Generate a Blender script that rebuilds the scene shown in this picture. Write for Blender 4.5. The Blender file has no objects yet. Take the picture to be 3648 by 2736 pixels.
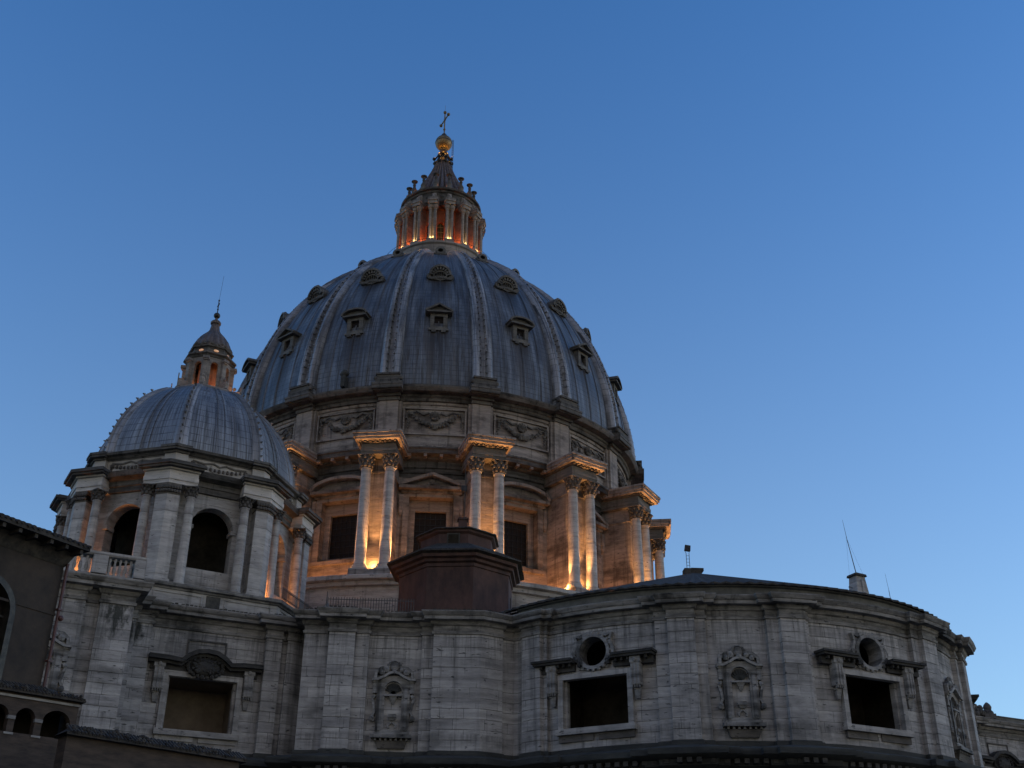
import bpy, math, random
from mathutils import Matrix, Vector
from math import sin, cos, pi, radians as R_, sqrt
random.seed(7)
S = bpy.context.scene
COL = S.collection
Z0 = 58.3                                   # height of the great dome's springing above the ground

# ------------------------------------------------------------------ camera
yaw, pit, rol = 0.0772, 0.4879, 0.0064
fw = Vector((sin(yaw)*cos(pit), cos(yaw)*cos(pit), sin(pit)))
rt = Vector((cos(yaw), -sin(yaw), 0)); up = rt.cross(fw)
r2 = rt*cos(rol)+up*sin(rol); u2 = -rt*sin(rol)+up*cos(rol)
cam = bpy.data.cameras.new('camera'); cob = bpy.data.objects.new('camera', cam); COL.objects.link(cob)
M = Matrix((r2, u2, -fw)).transposed().to_4x4(); M.translation = Vector((0, -132.786, Z0-56.68)); cob.matrix_world = M
cam.sensor_width = 36; cam.lens = 4091.06/3648*36; cam.clip_end = 4000; cam.clip_start = .1
S.camera = cob
S.render.resolution_x = 1024; S.render.resolution_y = 768
# ------------------------------------------------------------------ sky, afterglow, exposure
W = bpy.data.worlds.new('World'); S.world = W; W.use_nodes = True
nt = W.node_tree; nt.nodes.clear()
def wn(t): return nt.nodes.new(t)
sky = wn('ShaderNodeTexSky'); sky.sky_type = 'NISHITA'; sky.sun_disc = False
SUN_AZ = 95.0; SUN_EL = 6.0                 # azimuth measured from the camera's side of the church towards the right
sky.sun_elevation = R_(SUN_EL); sky.sun_rotation = R_(180-SUN_AZ)
sky.air_density = 1.0; sky.dust_density = 0.3; sky.ozone_density = 5.2; sky.altitude = 50
# dusk air: the blue sky, paling towards the horizon, most of all round the set sun at the right and behind the camera
SKYG = 3.1
tcw = wn('ShaderNodeTexCoord'); sepw = wn('ShaderNodeSeparateXYZ'); nt.links.new(tcw.outputs['Generated'], sepw.inputs[0])
def wm_(op, a, b=0.0, clamp=False):
    x = wn('ShaderNodeMath'); x.operation = op; x.use_clamp = clamp
    for i, v in enumerate((a, b)):
        if isinstance(v, (int, float)): x.inputs[i].default_value = v
        else: nt.links.new(v, x.inputs[i])
    return x.outputs[0]
def scaled(col, f):
    x = wn('ShaderNodeVectorMath'); x.operation = 'SCALE'; nt.links.new(f, x.inputs['Scale'])
    if isinstance(col, tuple): x.inputs[0].default_value = col
    else: nt.links.new(col, x.inputs[0])
    return x.outputs[0]
def addv(a, b):
    x = wn('ShaderNodeVectorMath'); nt.links.new(a, x.inputs[0]); nt.links.new(b, x.inputs[1]); return x.outputs[0]
wx, wy, wz = sepw.outputs
low = wm_('SUBTRACT', 1.0, wm_('ABSOLUTE', wz))
hz1 = wm_('POWER', low, 2.6)
side = wm_('ADD', .76, wm_('MULTIPLY', wx, .22))
back = wm_('MULTIPLY', wm_('ADD', wm_('MULTIPLY', wy, -.8), .25, True), wm_('POWER', low, 1.2))
gain = wm_('MULTIPLY', SKYG, wm_('SUBTRACT', 1.0, wm_('MULTIPLY', wm_('MULTIPLY', low, low), .42)))
gain = wm_('MULTIPLY', gain, wm_('SUBTRACT', 1.0, wm_('MULTIPLY', wm_('MULTIPLY', wy, -1.0, True), .45)))
bgc = scaled(sky.outputs[0], gain)
bgc = addv(bgc, scaled((3.9, 4.0, 2.6), wm_('MULTIPLY', hz1, side)))
bgc = addv(bgc, scaled((3.5, 2.1, 1.0), back))
bg = wn('ShaderNodeBackground'); bg.inputs[1].default_value = 0.12
wo = wn('ShaderNodeOutputWorld')
nt.links.new(bgc, bg.inputs[0]); nt.links.new(bg.outputs[0], wo.inputs[0])
sl = bpy.data.lights.new('afterglow_sun', 'SUN'); sl.energy = 0.06; sl.angle = R_(50); sl.color = (1.0, .80, .66)
so = bpy.data.objects.new('afterglow_sun', sl); COL.objects.link(so)
GLOW = R_(66)
sd = Vector((sin(GLOW)*cos(R_(20)), -cos(GLOW)*cos(R_(20)), sin(R_(20))))
so.rotation_euler = sd.to_track_quat('Z', 'Y').to_euler(); so.location = (60, -120, 80)
S.view_settings.view_transform = 'Standard'; S.view_settings.look = 'None'; S.view_settings.exposure = 0; S.view_settings.gamma = 1
S.render.engine = 'CYCLES'
LAMP = 1.0                                   # scale of the floodlights' power

# ------------------------------------------------------------------ materials
class NB:
    def __init__(s, name):
        s.m = bpy.data.materials.new(name); s.m.use_nodes = True; s.t = s.m.node_tree; s.t.nodes.clear()
        s.o = s.n('ShaderNodeOutputMaterial'); s.p = s.n('ShaderNodeBsdfPrincipled'); s.l(s.p.outputs[0], s.o.inputs[0])
        s.tc = s.n('ShaderNodeTexCoord')
    def n(s, t, **k):
        x = s.t.nodes.new(t)
        for a, b in k.items(): setattr(x, a, b)
        return x
    def l(s, a, b): s.t.links.new(a, b)
    def set(s, inp, v):
        if hasattr(v, 'links') or hasattr(v, 'is_linked'): s.l(v, inp)
        else: inp.default_value = v
    def math(s, op, a, b=0.0, c=None, clamp=False):
        x = s.n('ShaderNodeMath', operation=op, use_clamp=clamp); s.set(x.inputs[0], a); s.set(x.inputs[1], b)
        if c is not None: s.set(x.inputs[2], c)
        return x.outputs[0]
    def noise(s, scale, vec=None, det=5, rough=.6, coord='Object'):
        mp = s.n('ShaderNodeMapping'); mp.inputs['Scale'].default_value = scale if hasattr(scale, '__len__') else (scale,)*3
        s.l(vec if vec is not None else s.tc.outputs[coord], mp.inputs[0])
        x = s.n('ShaderNodeTexNoise'); x.inputs['Scale'].default_value = 1; x.inputs['Detail'].default_value = det; x.inputs['Roughness'].default_value = rough
        s.l(mp.outputs[0], x.inputs['Vector']); return x.outputs[0]
    def ramp(s, f, a, b, lo=0., hi=1.):
        x = s.n('ShaderNodeMapRange'); x.clamp = True; s.set(x.inputs[0], f)
        for i, v in zip((1, 2, 3, 4), (a, b, lo, hi)): x.inputs[i].default_value = v
        return x.outputs[0]
    def mix(s, f, a, b, t='MIX'):
        x = s.n('ShaderNodeMix', data_type='RGBA', blend_type=t); s.set(x.inputs[0], f)
        for i, v in ((6, a), (7, b)):
            if isinstance(v, tuple): x.inputs[i].default_value = (*v, 1)
            else: s.l(v, x.inputs[i])
        return x.outputs[2]
    def bump(s, h, st=.4, d=.05, prev=None):
        x = s.n('ShaderNodeBump'); x.inputs['Strength'].default_value = st; x.inputs['Distance'].default_value = d; s.l(h, x.inputs['Height'])
        if prev is not None: s.l(prev, x.inputs['Normal'])
        return x.outputs[0]
    def fin(s, col, rough=.85, nrm=None, met=0.):
        s.set(s.p.inputs['Base Color'], (*col, 1) if isinstance(col, tuple) else col)
        s.set(s.p.inputs['Roughness'], rough); s.p.inputs['Metallic'].default_value = met
        if nrm is not None: s.l(nrm, s.p.inputs['Normal'])
        return s.m

def stone(name, light, dark, grime, course=.62, dirt=.5, streak=.5, brick=False):
    b = NB(name)
    band = b.noise((.10, .10, 2.3), det=3); fine = b.noise((1.1, 1.1, 5.0), det=8, rough=.72); blot = b.noise((.33, .33, .5), det=6)
    c = b.mix(b.ramp(b.math('ADD', b.math('MULTIPLY', band, .5), b.math('MULTIPLY', fine, .5)), .38, .64), dark, light)
    sep = b.n('ShaderNodeSeparateXYZ'); b.l(b.tc.outputs['Object'], sep.inputs[0])
    # every course of blocks has a tone of its own; thin open joints
    ci = b.math('FLOOR', b.math('DIVIDE', sep.outputs[2], course))
    wv = b.n('ShaderNodeTexWhiteNoise', noise_dimensions='1D'); b.l(ci, wv.inputs['W'])
    c = b.mix(b.ramp(wv.outputs[0], 0, 1, 0, .42), c, b.mix(1., c, (.62, .62, .66), 'MULTIPLY'))
    fr = b.math('FRACT', b.math('DIVIDE', sep.outputs[2], course))
    j = b.math('MULTIPLY', b.ramp(fr, .0, .07, 1, 0), b.ramp(b.noise((.5, .5, .3), det=2), .42, .6))
    c = b.mix(b.math('MULTIPLY', j, .55), c, grime)
    if brick:                                    # single blocks: tone, patched stones, open joints
        bk = b.n('ShaderNodeTexBrick'); bk.offset = .5; bk.offset_frequency = 2; bk.squash = 1.35; bk.squash_frequency = 3
        for k_, v_ in (('Scale', 1), ('Brick Width', 1.45), ('Row Height', .62), ('Mortar Size', .016), ('Mortar Smooth', .4), ('Bias', 0)): bk.inputs[k_].default_value = v_
        bk.inputs['Color1'].default_value = (0, 0, 0, 1); bk.inputs['Color2'].default_value = (1, 1, 1, 1); bk.inputs['Mortar'].default_value = (.5, .5, .5, 1)
        b.l(b.tc.outputs['UV'], bk.inputs['Vector'])
        c = b.mix(b.ramp(bk.outputs[0], .1, .95, .0, .5), c, b.mix(1., c, (.58, .58, .6), 'MULTIPLY'))
        jn = b.math('MULTIPLY', bk.outputs['Fac'], b.ramp(b.noise((.7, .7, .9), det=3), .40, .58, .1, .9)); c = b.mix(jn, c, grime)
    # soot patches, drips, pits
    c = b.mix(b.ramp(blot, .50, .68, 0, dirt), c, grime)
    dr = b.noise((1.6, 1.6, .09), det=4, rough=.65)
    c = b.mix(b.ramp(dr, .54, .70, 0, streak), c, grime)
    hz = b.noise((.5, .5, 4.2), det=6, rough=.7)
    c = b.mix(b.ramp(hz, .60, .70, 0, .5), c, grime)
    pit = b.noise((2.2, 2.2, 6.5), det=3, rough=.5)
    c = b.mix(b.ramp(pit, .66, .72, 0, .8), c, grime)
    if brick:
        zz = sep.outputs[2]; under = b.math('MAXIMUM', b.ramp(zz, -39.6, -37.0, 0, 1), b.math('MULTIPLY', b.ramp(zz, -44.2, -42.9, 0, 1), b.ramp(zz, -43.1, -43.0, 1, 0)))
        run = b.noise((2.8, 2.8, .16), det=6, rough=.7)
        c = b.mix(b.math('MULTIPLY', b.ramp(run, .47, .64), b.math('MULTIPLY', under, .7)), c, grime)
    if brick:                                    # black crust running down at the corner beside the balustrade
        cx_, cy_, cz_ = brick
        for (qx, qy, qz, sx_, sz_) in ((cx_, cy_, cz_, 1.0, 1.5),):
            dx = b.math('DIVIDE', b.math('SUBTRACT', sep.outputs[0], qx), sx_); dz = b.math('DIVIDE', b.math('SUBTRACT', sep.outputs[2], qz), sz_)
            d2 = b.math('SQRT', b.math('ADD', b.math('MULTIPLY', dx, dx), b.math('MULTIPLY', dz, dz)))
            cr_ = b.math('ADD', d2, b.math('MULTIPLY', b.math('SUBTRACT', b.noise((2.6, 2.6, 1.1), det=7, rough=.7), .5), 3.2))
            c = b.mix(b.ramp(cr_, .25, .95, .92, 0), c, (.028, .03, .024))
    nb = b.bump(fine, .5, .05); nb = b.bump(b.math('MULTIPLY', j, -1.), .6, .05, nb); nb = b.bump(b.math('MULTIPLY', b.ramp(pit, .66, .72), -1.), .5, .05, nb)
    return b.fin(c, .88, nb)
M_TRAV = stone('attic_travertine', (.54, .505, .46), (.28, .262, .238), (.04, .038, .034), dirt=.55, streak=.45)
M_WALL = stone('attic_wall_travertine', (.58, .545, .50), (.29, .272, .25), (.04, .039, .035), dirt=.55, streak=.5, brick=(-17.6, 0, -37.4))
M_DRUM = stone('drum_travertine', (.40, .345, .30), (.19, .162, .142), (.025, .021, .018), dirt=.8, streak=.8)
M_COLM = stone('column_travertine', (.62, .575, .52), (.36, .335, .305), (.07, .066, .06), course=1.6, dirt=.45, streak=.3)
M_GRIME_SHADE = stone('sooty_shaded_cornice_travertine', (.17, .155, .137), (.045, .042, .037), (.008, .008, .007), course=.9, dirt=.9, streak=.8)  # soot, blackened further so cornices and recesses carry shadow depth in their colour
M_CARVE = stone('carved_sooty_travertine', (.20, .178, .152), (.06, .053, .045), (.012, .011, .009), course=5, dirt=.6, streak=.5)
M_LANT = stone('lantern_travertine', (.36, .32, .28), (.16, .143, .125), (.06, .055, .05), course=1.1, dirt=.5, streak=.5)
M_CORN = stone('weathered_shaded_cornice_travertine', (.42, .39, .35), (.10, .094, .083), (.012, .012, .010), course=2, dirt=.85, streak=.7)  # weathering, with the dark tones deepened to paint in shade under mouldings
M_ORN = stone('weathered_carving_travertine', (.46, .435, .40), (.12, .114, .104), (.012, .012, .010), course=4, dirt=1.0, streak=.9)
M_SOOT_SHADE = stone('black_crusted_shaded_travertine', (.085, .078, .068), (.03, .028, .024), (.008, .0075, .007), course=4, dirt=.7, streak=.6)  # black crust, darkened beyond its own tone to add shadow contrast
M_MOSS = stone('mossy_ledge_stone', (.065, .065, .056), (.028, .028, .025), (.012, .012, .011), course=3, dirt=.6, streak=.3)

def lead(name, stains, base=(.20, .222, .245), dk=(.085, .094, .106), bay=25*2*pi/16, roww=.78, rowh=.62):
    b = NB(name)
    sep = b.n('ShaderNodeSeparateXYZ'); b.l(b.tc.outputs['UV'], sep.inputs[0]); u, v = sep.outputs[0], sep.outputs[1]
    br = b.n('ShaderNodeTexBrick'); br.offset = .0; br.squash = 1
    br.inputs['Scale'].default_value = 1; br.inputs['Brick Width'].default_value = roww; br.inputs['Row Height'].default_value = rowh
    br.inputs['Mortar Size'].default_value = .03; br.inputs['Mortar Smooth'].default_value = .3; br.inputs['Bias'].default_value = 0
    br.inputs['Color1'].default_value = (0, 0, 0, 1); br.inputs['Color2'].default_value = (1, 1, 1, 1); br.inputs['Mortar'].default_value = (.5, .5, .5, 1)
    b.l(b.tc.outputs['UV'], br.inputs['Vector'])
    st = b.noise((2.4, .16, 1), vec=b.tc.outputs['UV'], det=6, rough=.7)
    bl = b.noise((.22, .22, 1), vec=b.tc.outputs['UV'], det=5)
    c = b.mix(b.ramp(bl, .35, .65), dk, base)
    c = b.mix(b.ramp(br.outputs[0], 0, 1, 0, .35), c, b.mix(1., c, (.7, .72, .8), 'MULTIPLY'))
    c = b.mix(b.ramp(st, .47, .60, 0, .85), c, (.06, .056, .052))
    st2 = b.noise((.9, .05, 1), vec=b.tc.outputs['UV'], det=5, rough=.6)
    c = b.mix(b.ramp(st2, .5, .62, 0, .6), c, (.12, .11, .10))
    c = b.mix(b.ramp(st, .28, .42, .5, 0), c, (.40, .42, .44))
    c = b.mix(b.math('MULTIPLY', br.outputs['Fac'], b.ramp(b.noise((.5, .3, 1), vec=b.tc.outputs['UV'], det=4),   .38, .6, .35, .9)), c, (.03, .033, .04))
    # drips below each dormer, in the middle of every bay
    uf = b.math('ABSOLUTE', b.math('SUBTRACT', b.math('FRACT', b.math('ADD', b.math('DIVIDE', u, bay), .5)), .5))
    um = b.math('MULTIPLY', uf, bay)
    fn = b.noise((3.2, .12, 1), vec=b.tc.outputs['UV'], det=4, rough=.6)
    for v1, ln, hw in stains:
        a = b.ramp(um, hw*.6, hw*1.15, 1, 0)
        d = b.math('MULTIPLY', b.ramp(v, v1-ln, v1-.15*ln, 0, 1), b.ramp(v, v1, v1+.2, 1, 0))
        f = b.math('MULTIPLY', b.math('MULTIPLY', a, d), b.ramp(fn, .30, .50, .1, .95))
        c = b.mix(f, c, (.045, .04, .036))
    h = b.math('SUBTRACT', b.math('MULTIPLY', st, .4), br.outputs['Fac'])
    return b.fin(c, b.ramp(bl, .3, .7, .42, .62), b.bump(h, .55, .04), .35)

def plain(name, c1, c2, sc=1.5, rough=.85, met=0., st=.3, stretch=(1, 1, 1), lo=.38, hi=.62):
    b = NB(name); n1 = b.noise(tuple(sc*k for k in stretch), det=8, rough=.7)
    return b.fin(b.mix(b.ramp(n1, lo, hi), c1, c2), rough, b.bump(n1, st, .03), met)
M_PLAST = plain('red_brown_plaster', (.040, .022, .018), (.105, .053, .041), .9, lo=.35, hi=.66, stretch=(1, 1, .45))
M_LRED = plain('lantern_core_plaster', (.30, .13, .07), (.42, .2, .11), 1.2)
M_TILE = plain('old_roof_tile', (.022, .02, .018), (.07, .058, .045), 3, rough=.95)
M_OCHRE = plain('ochre_palace_plaster', (.022, .016, .011), (.056, .039, .026), .7)
M_BRICK = plain('brown_brick_wall', (.035, .026, .02), (.085, .06, .044), 1.4, stretch=(1, 1, 4))
M_IRON = plain('dark_iron', (.02, .02, .022), (.05, .05, .055), 6, rough=.6, met=.6)
M_RAIL = plain('dark_grey_railing', (.035, .038, .04), (.07, .075, .078), 5, rough=.6, met=.2)
M_DARK0 = None
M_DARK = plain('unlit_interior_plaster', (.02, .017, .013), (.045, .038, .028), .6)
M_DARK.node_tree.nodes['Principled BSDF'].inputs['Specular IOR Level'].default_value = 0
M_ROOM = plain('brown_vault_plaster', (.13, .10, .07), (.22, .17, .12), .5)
M_BRONZE = plain('weathered_gilt_bronze', (.30, .20, .06), (.62, .42, .12), 1.7, rough=.34, met=.9, st=.15)
M_GILT = plain('dull_gilding', (.12, .085, .045), (.30, .21, .10), 1.7, rough=.5, met=.55, st=.15)
M_DBRONZE = plain('blackened_bronze', (.02, .02, .018), (.06, .055, .045), 3, rough=.5, met=.5)
M_PIPE = plain('red_brown_drainpipe', (.06, .02, .017), (.11, .042, .034), 4, rough=.5)
M_GROUND = plain('dark_asphalt', (.03, .03, .03), (.06, .06, .058), 2)
M_ROOFGR = plain('grey_roof_render', (.075, .072, .062), (.15, .142, .12), .9)
M_SHEET = plain('pale_metal_sheet', (.30, .33, .37), (.38, .42, .46), 2, rough=.5, met=.3)
def glassm():
    b = NB('dark_leaded_glass'); n1 = b.noise(3.0); b.p.inputs['Specular IOR Level'].default_value = .12
    return b.fin(b.mix(n1, (.010, .008, .007), (.026, .02, .016)), .5, b.bump(n1, .1, .02))
M_GLASS = glassm()
def emis(name, col, st):
    b = NB(name); b.p.inputs['Emission Color'].default_value = (*col, 1); b.p.inputs['Emission Strength'].default_value = st
    return b.fin((.8, .7, .5), .4)
M_LENS = emis('lit_floodlight_glass', (1, .62, .22), 5.0)
M_CONE = plain('lantern_cone_lead', (.07, .055, .045), (.17, .13, .105), 2.5, rough=.55, met=.2)

# ------------------------------------------------------------------ mesh builder
class MB:
    def __init__(s): s.v = []; s.f = []; s.T = (0, 0, 0, 0); s.uv = None
    def at(s, x=0, y=0, z=0, a=0): s.T = (x, y, z, a); return s
    def add(s, vs, fs):
        cx, cy, cz, a = s.T; c, n = cos(a), sin(a); k = len(s.v)
        s.v += [(cx+x*c-y*n, cy+x*n+y*c, cz+z) for x, y, z in vs]; s.f += [tuple(i+k for i in f) for f in fs]; return s
    def box(s, x0, x1, y0, y1, z0, z1):
        return s.add([(x0, y0, z0), (x1, y0, z0), (x1, y1, z0), (x0, y1, z0), (x0, y0, z1), (x1, y0, z1), (x1, y1, z1), (x0, y1, z1)],
                     [(0, 3, 2, 1), (4, 5, 6, 7), (0, 1, 5, 4), (1, 2, 6, 5), (2, 3, 7, 6), (3, 0, 4, 7)])
    def tbox(s, x0, x1, y0, y1, z0, z1, i):      # box tapering by i towards the bottom
        return s.add([(x0+i, y0+i, z0), (x1-i, y0+i, z0), (x1-i, y1, z0), (x0+i, y1, z0), (x0, y0, z1), (x1, y0, z1), (x1, y1, z1), (x0, y1, z1)],
                     [(0, 3, 2, 1), (4, 5, 6, 7), (0, 1, 5, 4), (1, 2, 6, 5), (2, 3, 7, 6), (3, 0, 4, 7)])
    def lathe(s, pr, n=32, a0=0., a1=2*pi, cx=0, cy=0, ph=0., lobes=0, amp=0.):
        full = abs(a1-a0-2*pi) < 1e-6; m = n if full else n+1; vs = []
        for i in range(m):
            a = ph+a0+(a1-a0)*i/n; k = 1+(amp*abs(cos(lobes*a/2)) if lobes else 0)
            vs += [(cx+r*k*sin(a), cy-r*k*cos(a), z) for r, z in pr]
        L = len(pr); fs = []
        for i in range(n):
            p, q = i*L, ((i+1) % m)*L
            for j in range(L-1): fs.append((p+j, q+j, q+j+1, p+j+1))
        return s.add(vs, fs)
    def sphere(s, x, y, z, r, sx=1, sy=1, sz=1, n=10, m=7):
        pr = [(r*sin(pi*i/m), -r*cos(pi*i/m)) for i in range(m+1)]
        vs = []
        for i in range(n):
            a = 2*pi*i/n; vs += [(x+q*sin(a)*sx, y-q*cos(a)*sy, z+w*sz) for q, w in pr]
        L = m+1; fs = []
        for i in range(n):
            p, q = i*L, ((i+1) % n)*L
            for j in range(L-1): fs.append((p+j, q+j, q+j+1, p+j+1))
        return s.add(vs, fs)
    def blob(s, x, y, z, r, sx=1, sy=1, sz=1): return s.sphere(x, y, z, r*random.uniform(.8, 1.15), sx, sy, sz, 6, 4)
    def extr(s, poly, y0, y1):                   # polygon in (x,z), counter-clockwise seen from -y, extruded from y0 (front) to y1
        n = len(poly); vs = [(x, y0, z) for x, z in poly]+[(x, y1, z) for x, z in poly]
        return s.add(vs, [tuple(range(n)), tuple(range(2*n-1, n-1, -1))]+[(i, i+n, (i+1) % n+n, (i+1) % n) for i in range(n)])
    def ribbon(s, pts, w, y0, y1):               # bent bar along points (x,z) of half width w
        n = len(pts); o = []
        for i, (x, z) in enumerate(pts):
            a = pts[max(i-1, 0)]; b = pts[min(i+1, n-1)]; dx, dz = b[0]-a[0], b[1]-a[1]; l = max(1e-6, sqrt(dx*dx+dz*dz)); o.append((-dz/l*w, dx/l*w))
        for i in range(n-1):
            (x, z), (X, Z) = pts[i], pts[i+1]; (a, b), (c, d) = o[i], o[i+1]
            q = [(x-a, z-b), (X-c, Z-d), (X+c, Z+d), (x+a, z+b)]
            s.add([(p[0], y0, p[1]) for p in q]+[(p[0], y1, p[1]) for p in q], [(0, 1, 2, 3), (7, 6, 5, 4), (0, 4, 5, 1), (2, 6, 7, 3), (0, 3, 7, 4), (1, 5, 6, 2)])
        return s
    def tube(s, a, b, r, n=6, r1=None):
        a, b = Vector(a), Vector(b); d = (b-a).normalized(); u = d.orthogonal().normalized(); w = d.cross(u); r1 = r if r1 is None else r1
        vs = [tuple(a+(u*cos(t)+w*sin(t))*r) for t in [2*pi*i/n for i in range(n)]]+[tuple(b+(u*cos(t)+w*sin(t))*r1) for t in [2*pi*i/n for i in range(n)]]
        return s.add(vs, [(i, (i+1) % n, (i+1) % n+n, i+n) for i in range(n)]+[tuple(range(n-1, -1, -1)), tuple(range(n, 2*n))])
    def sweep(s, pr, poly, closed=False, cap=False):   # profile (offset outwards, z) along a plan polyline run left to right
        n = len(poly); nm = []
        for i in range(n):
            def nv(a, b):
                dx, dy = b[0]-a[0], b[1]-a[1]; l = sqrt(dx*dx+dy*dy); return (dy/l, -dx/l)
            ps = []
            if closed or i > 0: ps.append(nv(poly[i-1], poly[i]))
            if closed or i < n-1: ps.append(nv(poly[i], poly[(i+1) % n]))
            if len(ps) == 1: nm.append(ps[0])
            else:
                k = 1+ps[0][0]*ps[1][0]+ps[0][1]*ps[1][1]; k = max(k, .35); nm.append(((ps[0][0]+ps[1][0])/k, (ps[0][1]+ps[1][1])/k))
        vs = [(x+nx*o, y+ny*o, z) for (x, y), (nx, ny) in zip(poly, nm) for o, z in pr]; L = len(pr); fs = []
        for i in range(n if closed else n-1):
            p, q = i*L, ((i+1) % n)*L
            for j in range(L-1): fs.append((p+j, p+j+1, q+j+1, q+j))
        return s.add(vs, fs)
    def panel(s, x0, x1, z0, z1, op, y=0., dep=.6):   # flat wall sheet with an opening; op = list of (x,z) top curve left to right, and sill z
        crv, sill = op; xl, xr = crv[0][0], crv[-1][0]
        q = lambda a, b, c, d: s.add([(a, y, b), (c, y, b), (c, y, d), (a, y, d)], [(0, 1, 2, 3)])
        q(x0, z0, xl, z1); q(xr, z0, x1, z1); q(xl, z0, xr, sill)
        for (a, b), (c, d) in zip(crv, crv[1:]):
            if c > a+1e-6: s.add([(a, y, b), (c, y, d), (c, y, z1), (a, y, z1)], [(0, 1, 2, 3)])
            s.add([(a, y, b), (c, y, d), (c, y+dep, d), (a, y+dep, b)], [(3, 2, 1, 0)])
        s.add([(xl, y, sill), (xl, y, crv[0][1]), (xl, y+dep, crv[0][1]), (xl, y+dep, sill)], [(0, 1, 2, 3)])
        s.add([(xr, y, sill), (xr, y, crv[-1][1]), (xr, y+dep, crv[-1][1]), (xr, y+dep, sill)], [(3, 2, 1, 0)])
        s.add([(xl, y, sill), (xr, y, sill), (xr, y+dep, sill), (xl, y+dep, sill)], [(0, 1, 2, 3)])
        return s
    def build(s, name, mat, parent=None, loc=(0, 0, 0), rz=0., smooth=35, uv=None, label=None):
        me = bpy.data.meshes.new(name); me.from_pydata(s.v, [], s.f); me.materials.append(mat)
        if uv:
            lay = me.uv_layers.new(name='UVMap')
            for p in me.polygons:
                us = [uv(*s.v[i]) for i in p.vertices]; um = max(t[0] for t in us)
                for li, (a, b) in zip(p.loop_indices, us):
                    if um-a > UW/2: a += UW
                    lay.data[li].uv = (a, b)
        if smooth: me.shade_smooth(); me.set_sharp_from_angle(angle=R_(smooth))
        me.update()
        o = bpy.data.objects.new(name, me); COL.objects.link(o); o.location = loc; o.rotation_euler = (0, 0, rz)
        if parent is not None: o.parent = parent
        if label: o['label'] = label
        return o
UW = 25*2*pi
def arc(hw, z, rise, n=12, x0=0.):               # arch curve left to right
    return [(x0-hw*cos(pi*i/n), z+rise*sin(pi*i/n)) for i in range(n+1)]
def empty(name, label, cat, loc=(0, 0, 0), rz=0., group=None):
    o = bpy.data.objects.new(name, None); COL.objects.link(o); o.location = loc; o.rotation_euler = (0, 0, rz)
    o['label'] = label; o['category'] = cat
    if group: o['group'] = group
    return o
def tag(o, label, cat, group=None):
    o['label'] = label; o['category'] = cat
    if group: o['group'] = group
    return o
def kids(o): return [c for c in bpy.data.objects if c.parent == o]
def dup(o, parent=None, **k):
    c = o.copy(); COL.objects.link(c); c.parent = parent if parent is not None else o.parent
    for ch in kids(o): dup(ch, c)
    if 'loc' in k: c.location = k['loc']
    if 'rz' in k: c.rotation_euler = (0, 0, k['rz'])
    return c
def lamp(x, y, z, e, col=(1, .47, .14), r=.12, spot=None, aim=None):
    l = bpy.data.lights.new('floodlight_bulb', 'SPOT' if spot else 'POINT'); l.energy = e*LAMP; l.color = col; l.shadow_soft_size = r
    o = bpy.data.objects.new('floodlight_bulb', l); COL.objects.link(o); o.location = (x, y, Z0+z)
    if spot: l.spot_size = R_(spot); l.spot_blend = .6; o.rotation_euler = (-Vector(aim)).to_track_quat('Z', 'Y').to_euler()
    return o
def pol(r, a, cx=0, cy=0): return (cx+r*sin(a), cy-r*cos(a))

# ------------------------------------------------------------------ ground
g = MB().box(-900, 900, -900, 900, -1, 0).build('ground', M_GROUND, smooth=0); g['kind'] = 'structure'
bas = empty('basilica', 'grey stone basilica with a great ribbed dome, smaller dome and rounded apse', 'church')
O3 = (0, 0, Z0)

# ================================================================== THE GREAT DOME
PH = R_(.69); ST = R_(22.5)
def rs(z): return -8+sqrt(33.**2-(z+.3)**2)       # outer radius of the shell
prof = [(25.0, -.35)]+[(rs(z), z) for z in [i*.5 for i in range(0, 45)]]+[(rs(z), z) for z in (22.5, 23.2, 24, 24.8, 25.5, 26.2, 26.9, 27.5, 28.1, 28.6, 28.95)]
alen = [0.]
for (a, b), (c, d) in zip(prof, prof[1:]): alen.append(alen[-1]+sqrt((a-c)**2+(b-d)**2))
def vlen(z):
    for i in range(len(prof)-1):
        if prof[i][1] <= z <= prof[i+1][1]: return alen[i]+(alen[i+1]-alen[i])*(z-prof[i][1])/(prof[i+1][1]-prof[i][1])
    return 0 if z < 0 else alen[-1]
def shuv(x, y, z): return (((math.atan2(x, -y)-PH) % (2*pi))*25, vlen(z))
M_LEAD = lead('lead_dome_sheets', [(vlen(7.6), 6.5, 1.35), (vlen(16.2), 4.5, 1.3)])
sh = MB().lathe(prof, 192)
shell = sh.build('dome_shell', M_LEAD, bas, O3, uv=shuv)
bt = MB()                                         # raised seams: three per bay
for k in range(16):
    for dt in (-5.0, 0, 5.0):
        a = PH+k*ST+R_(dt); pts = [(rs(z)+.02, z) for z in [i*1.2 for i in range(0, 24)]]
        for (p, z), (q, w) in zip(pts, pts[1:]):
            bt.tube((*pol(p, a), z), (*pol(q, a), w), .085, 4)
bt.build('raised_seam', M_LEAD, shell, uv=shuv)

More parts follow.
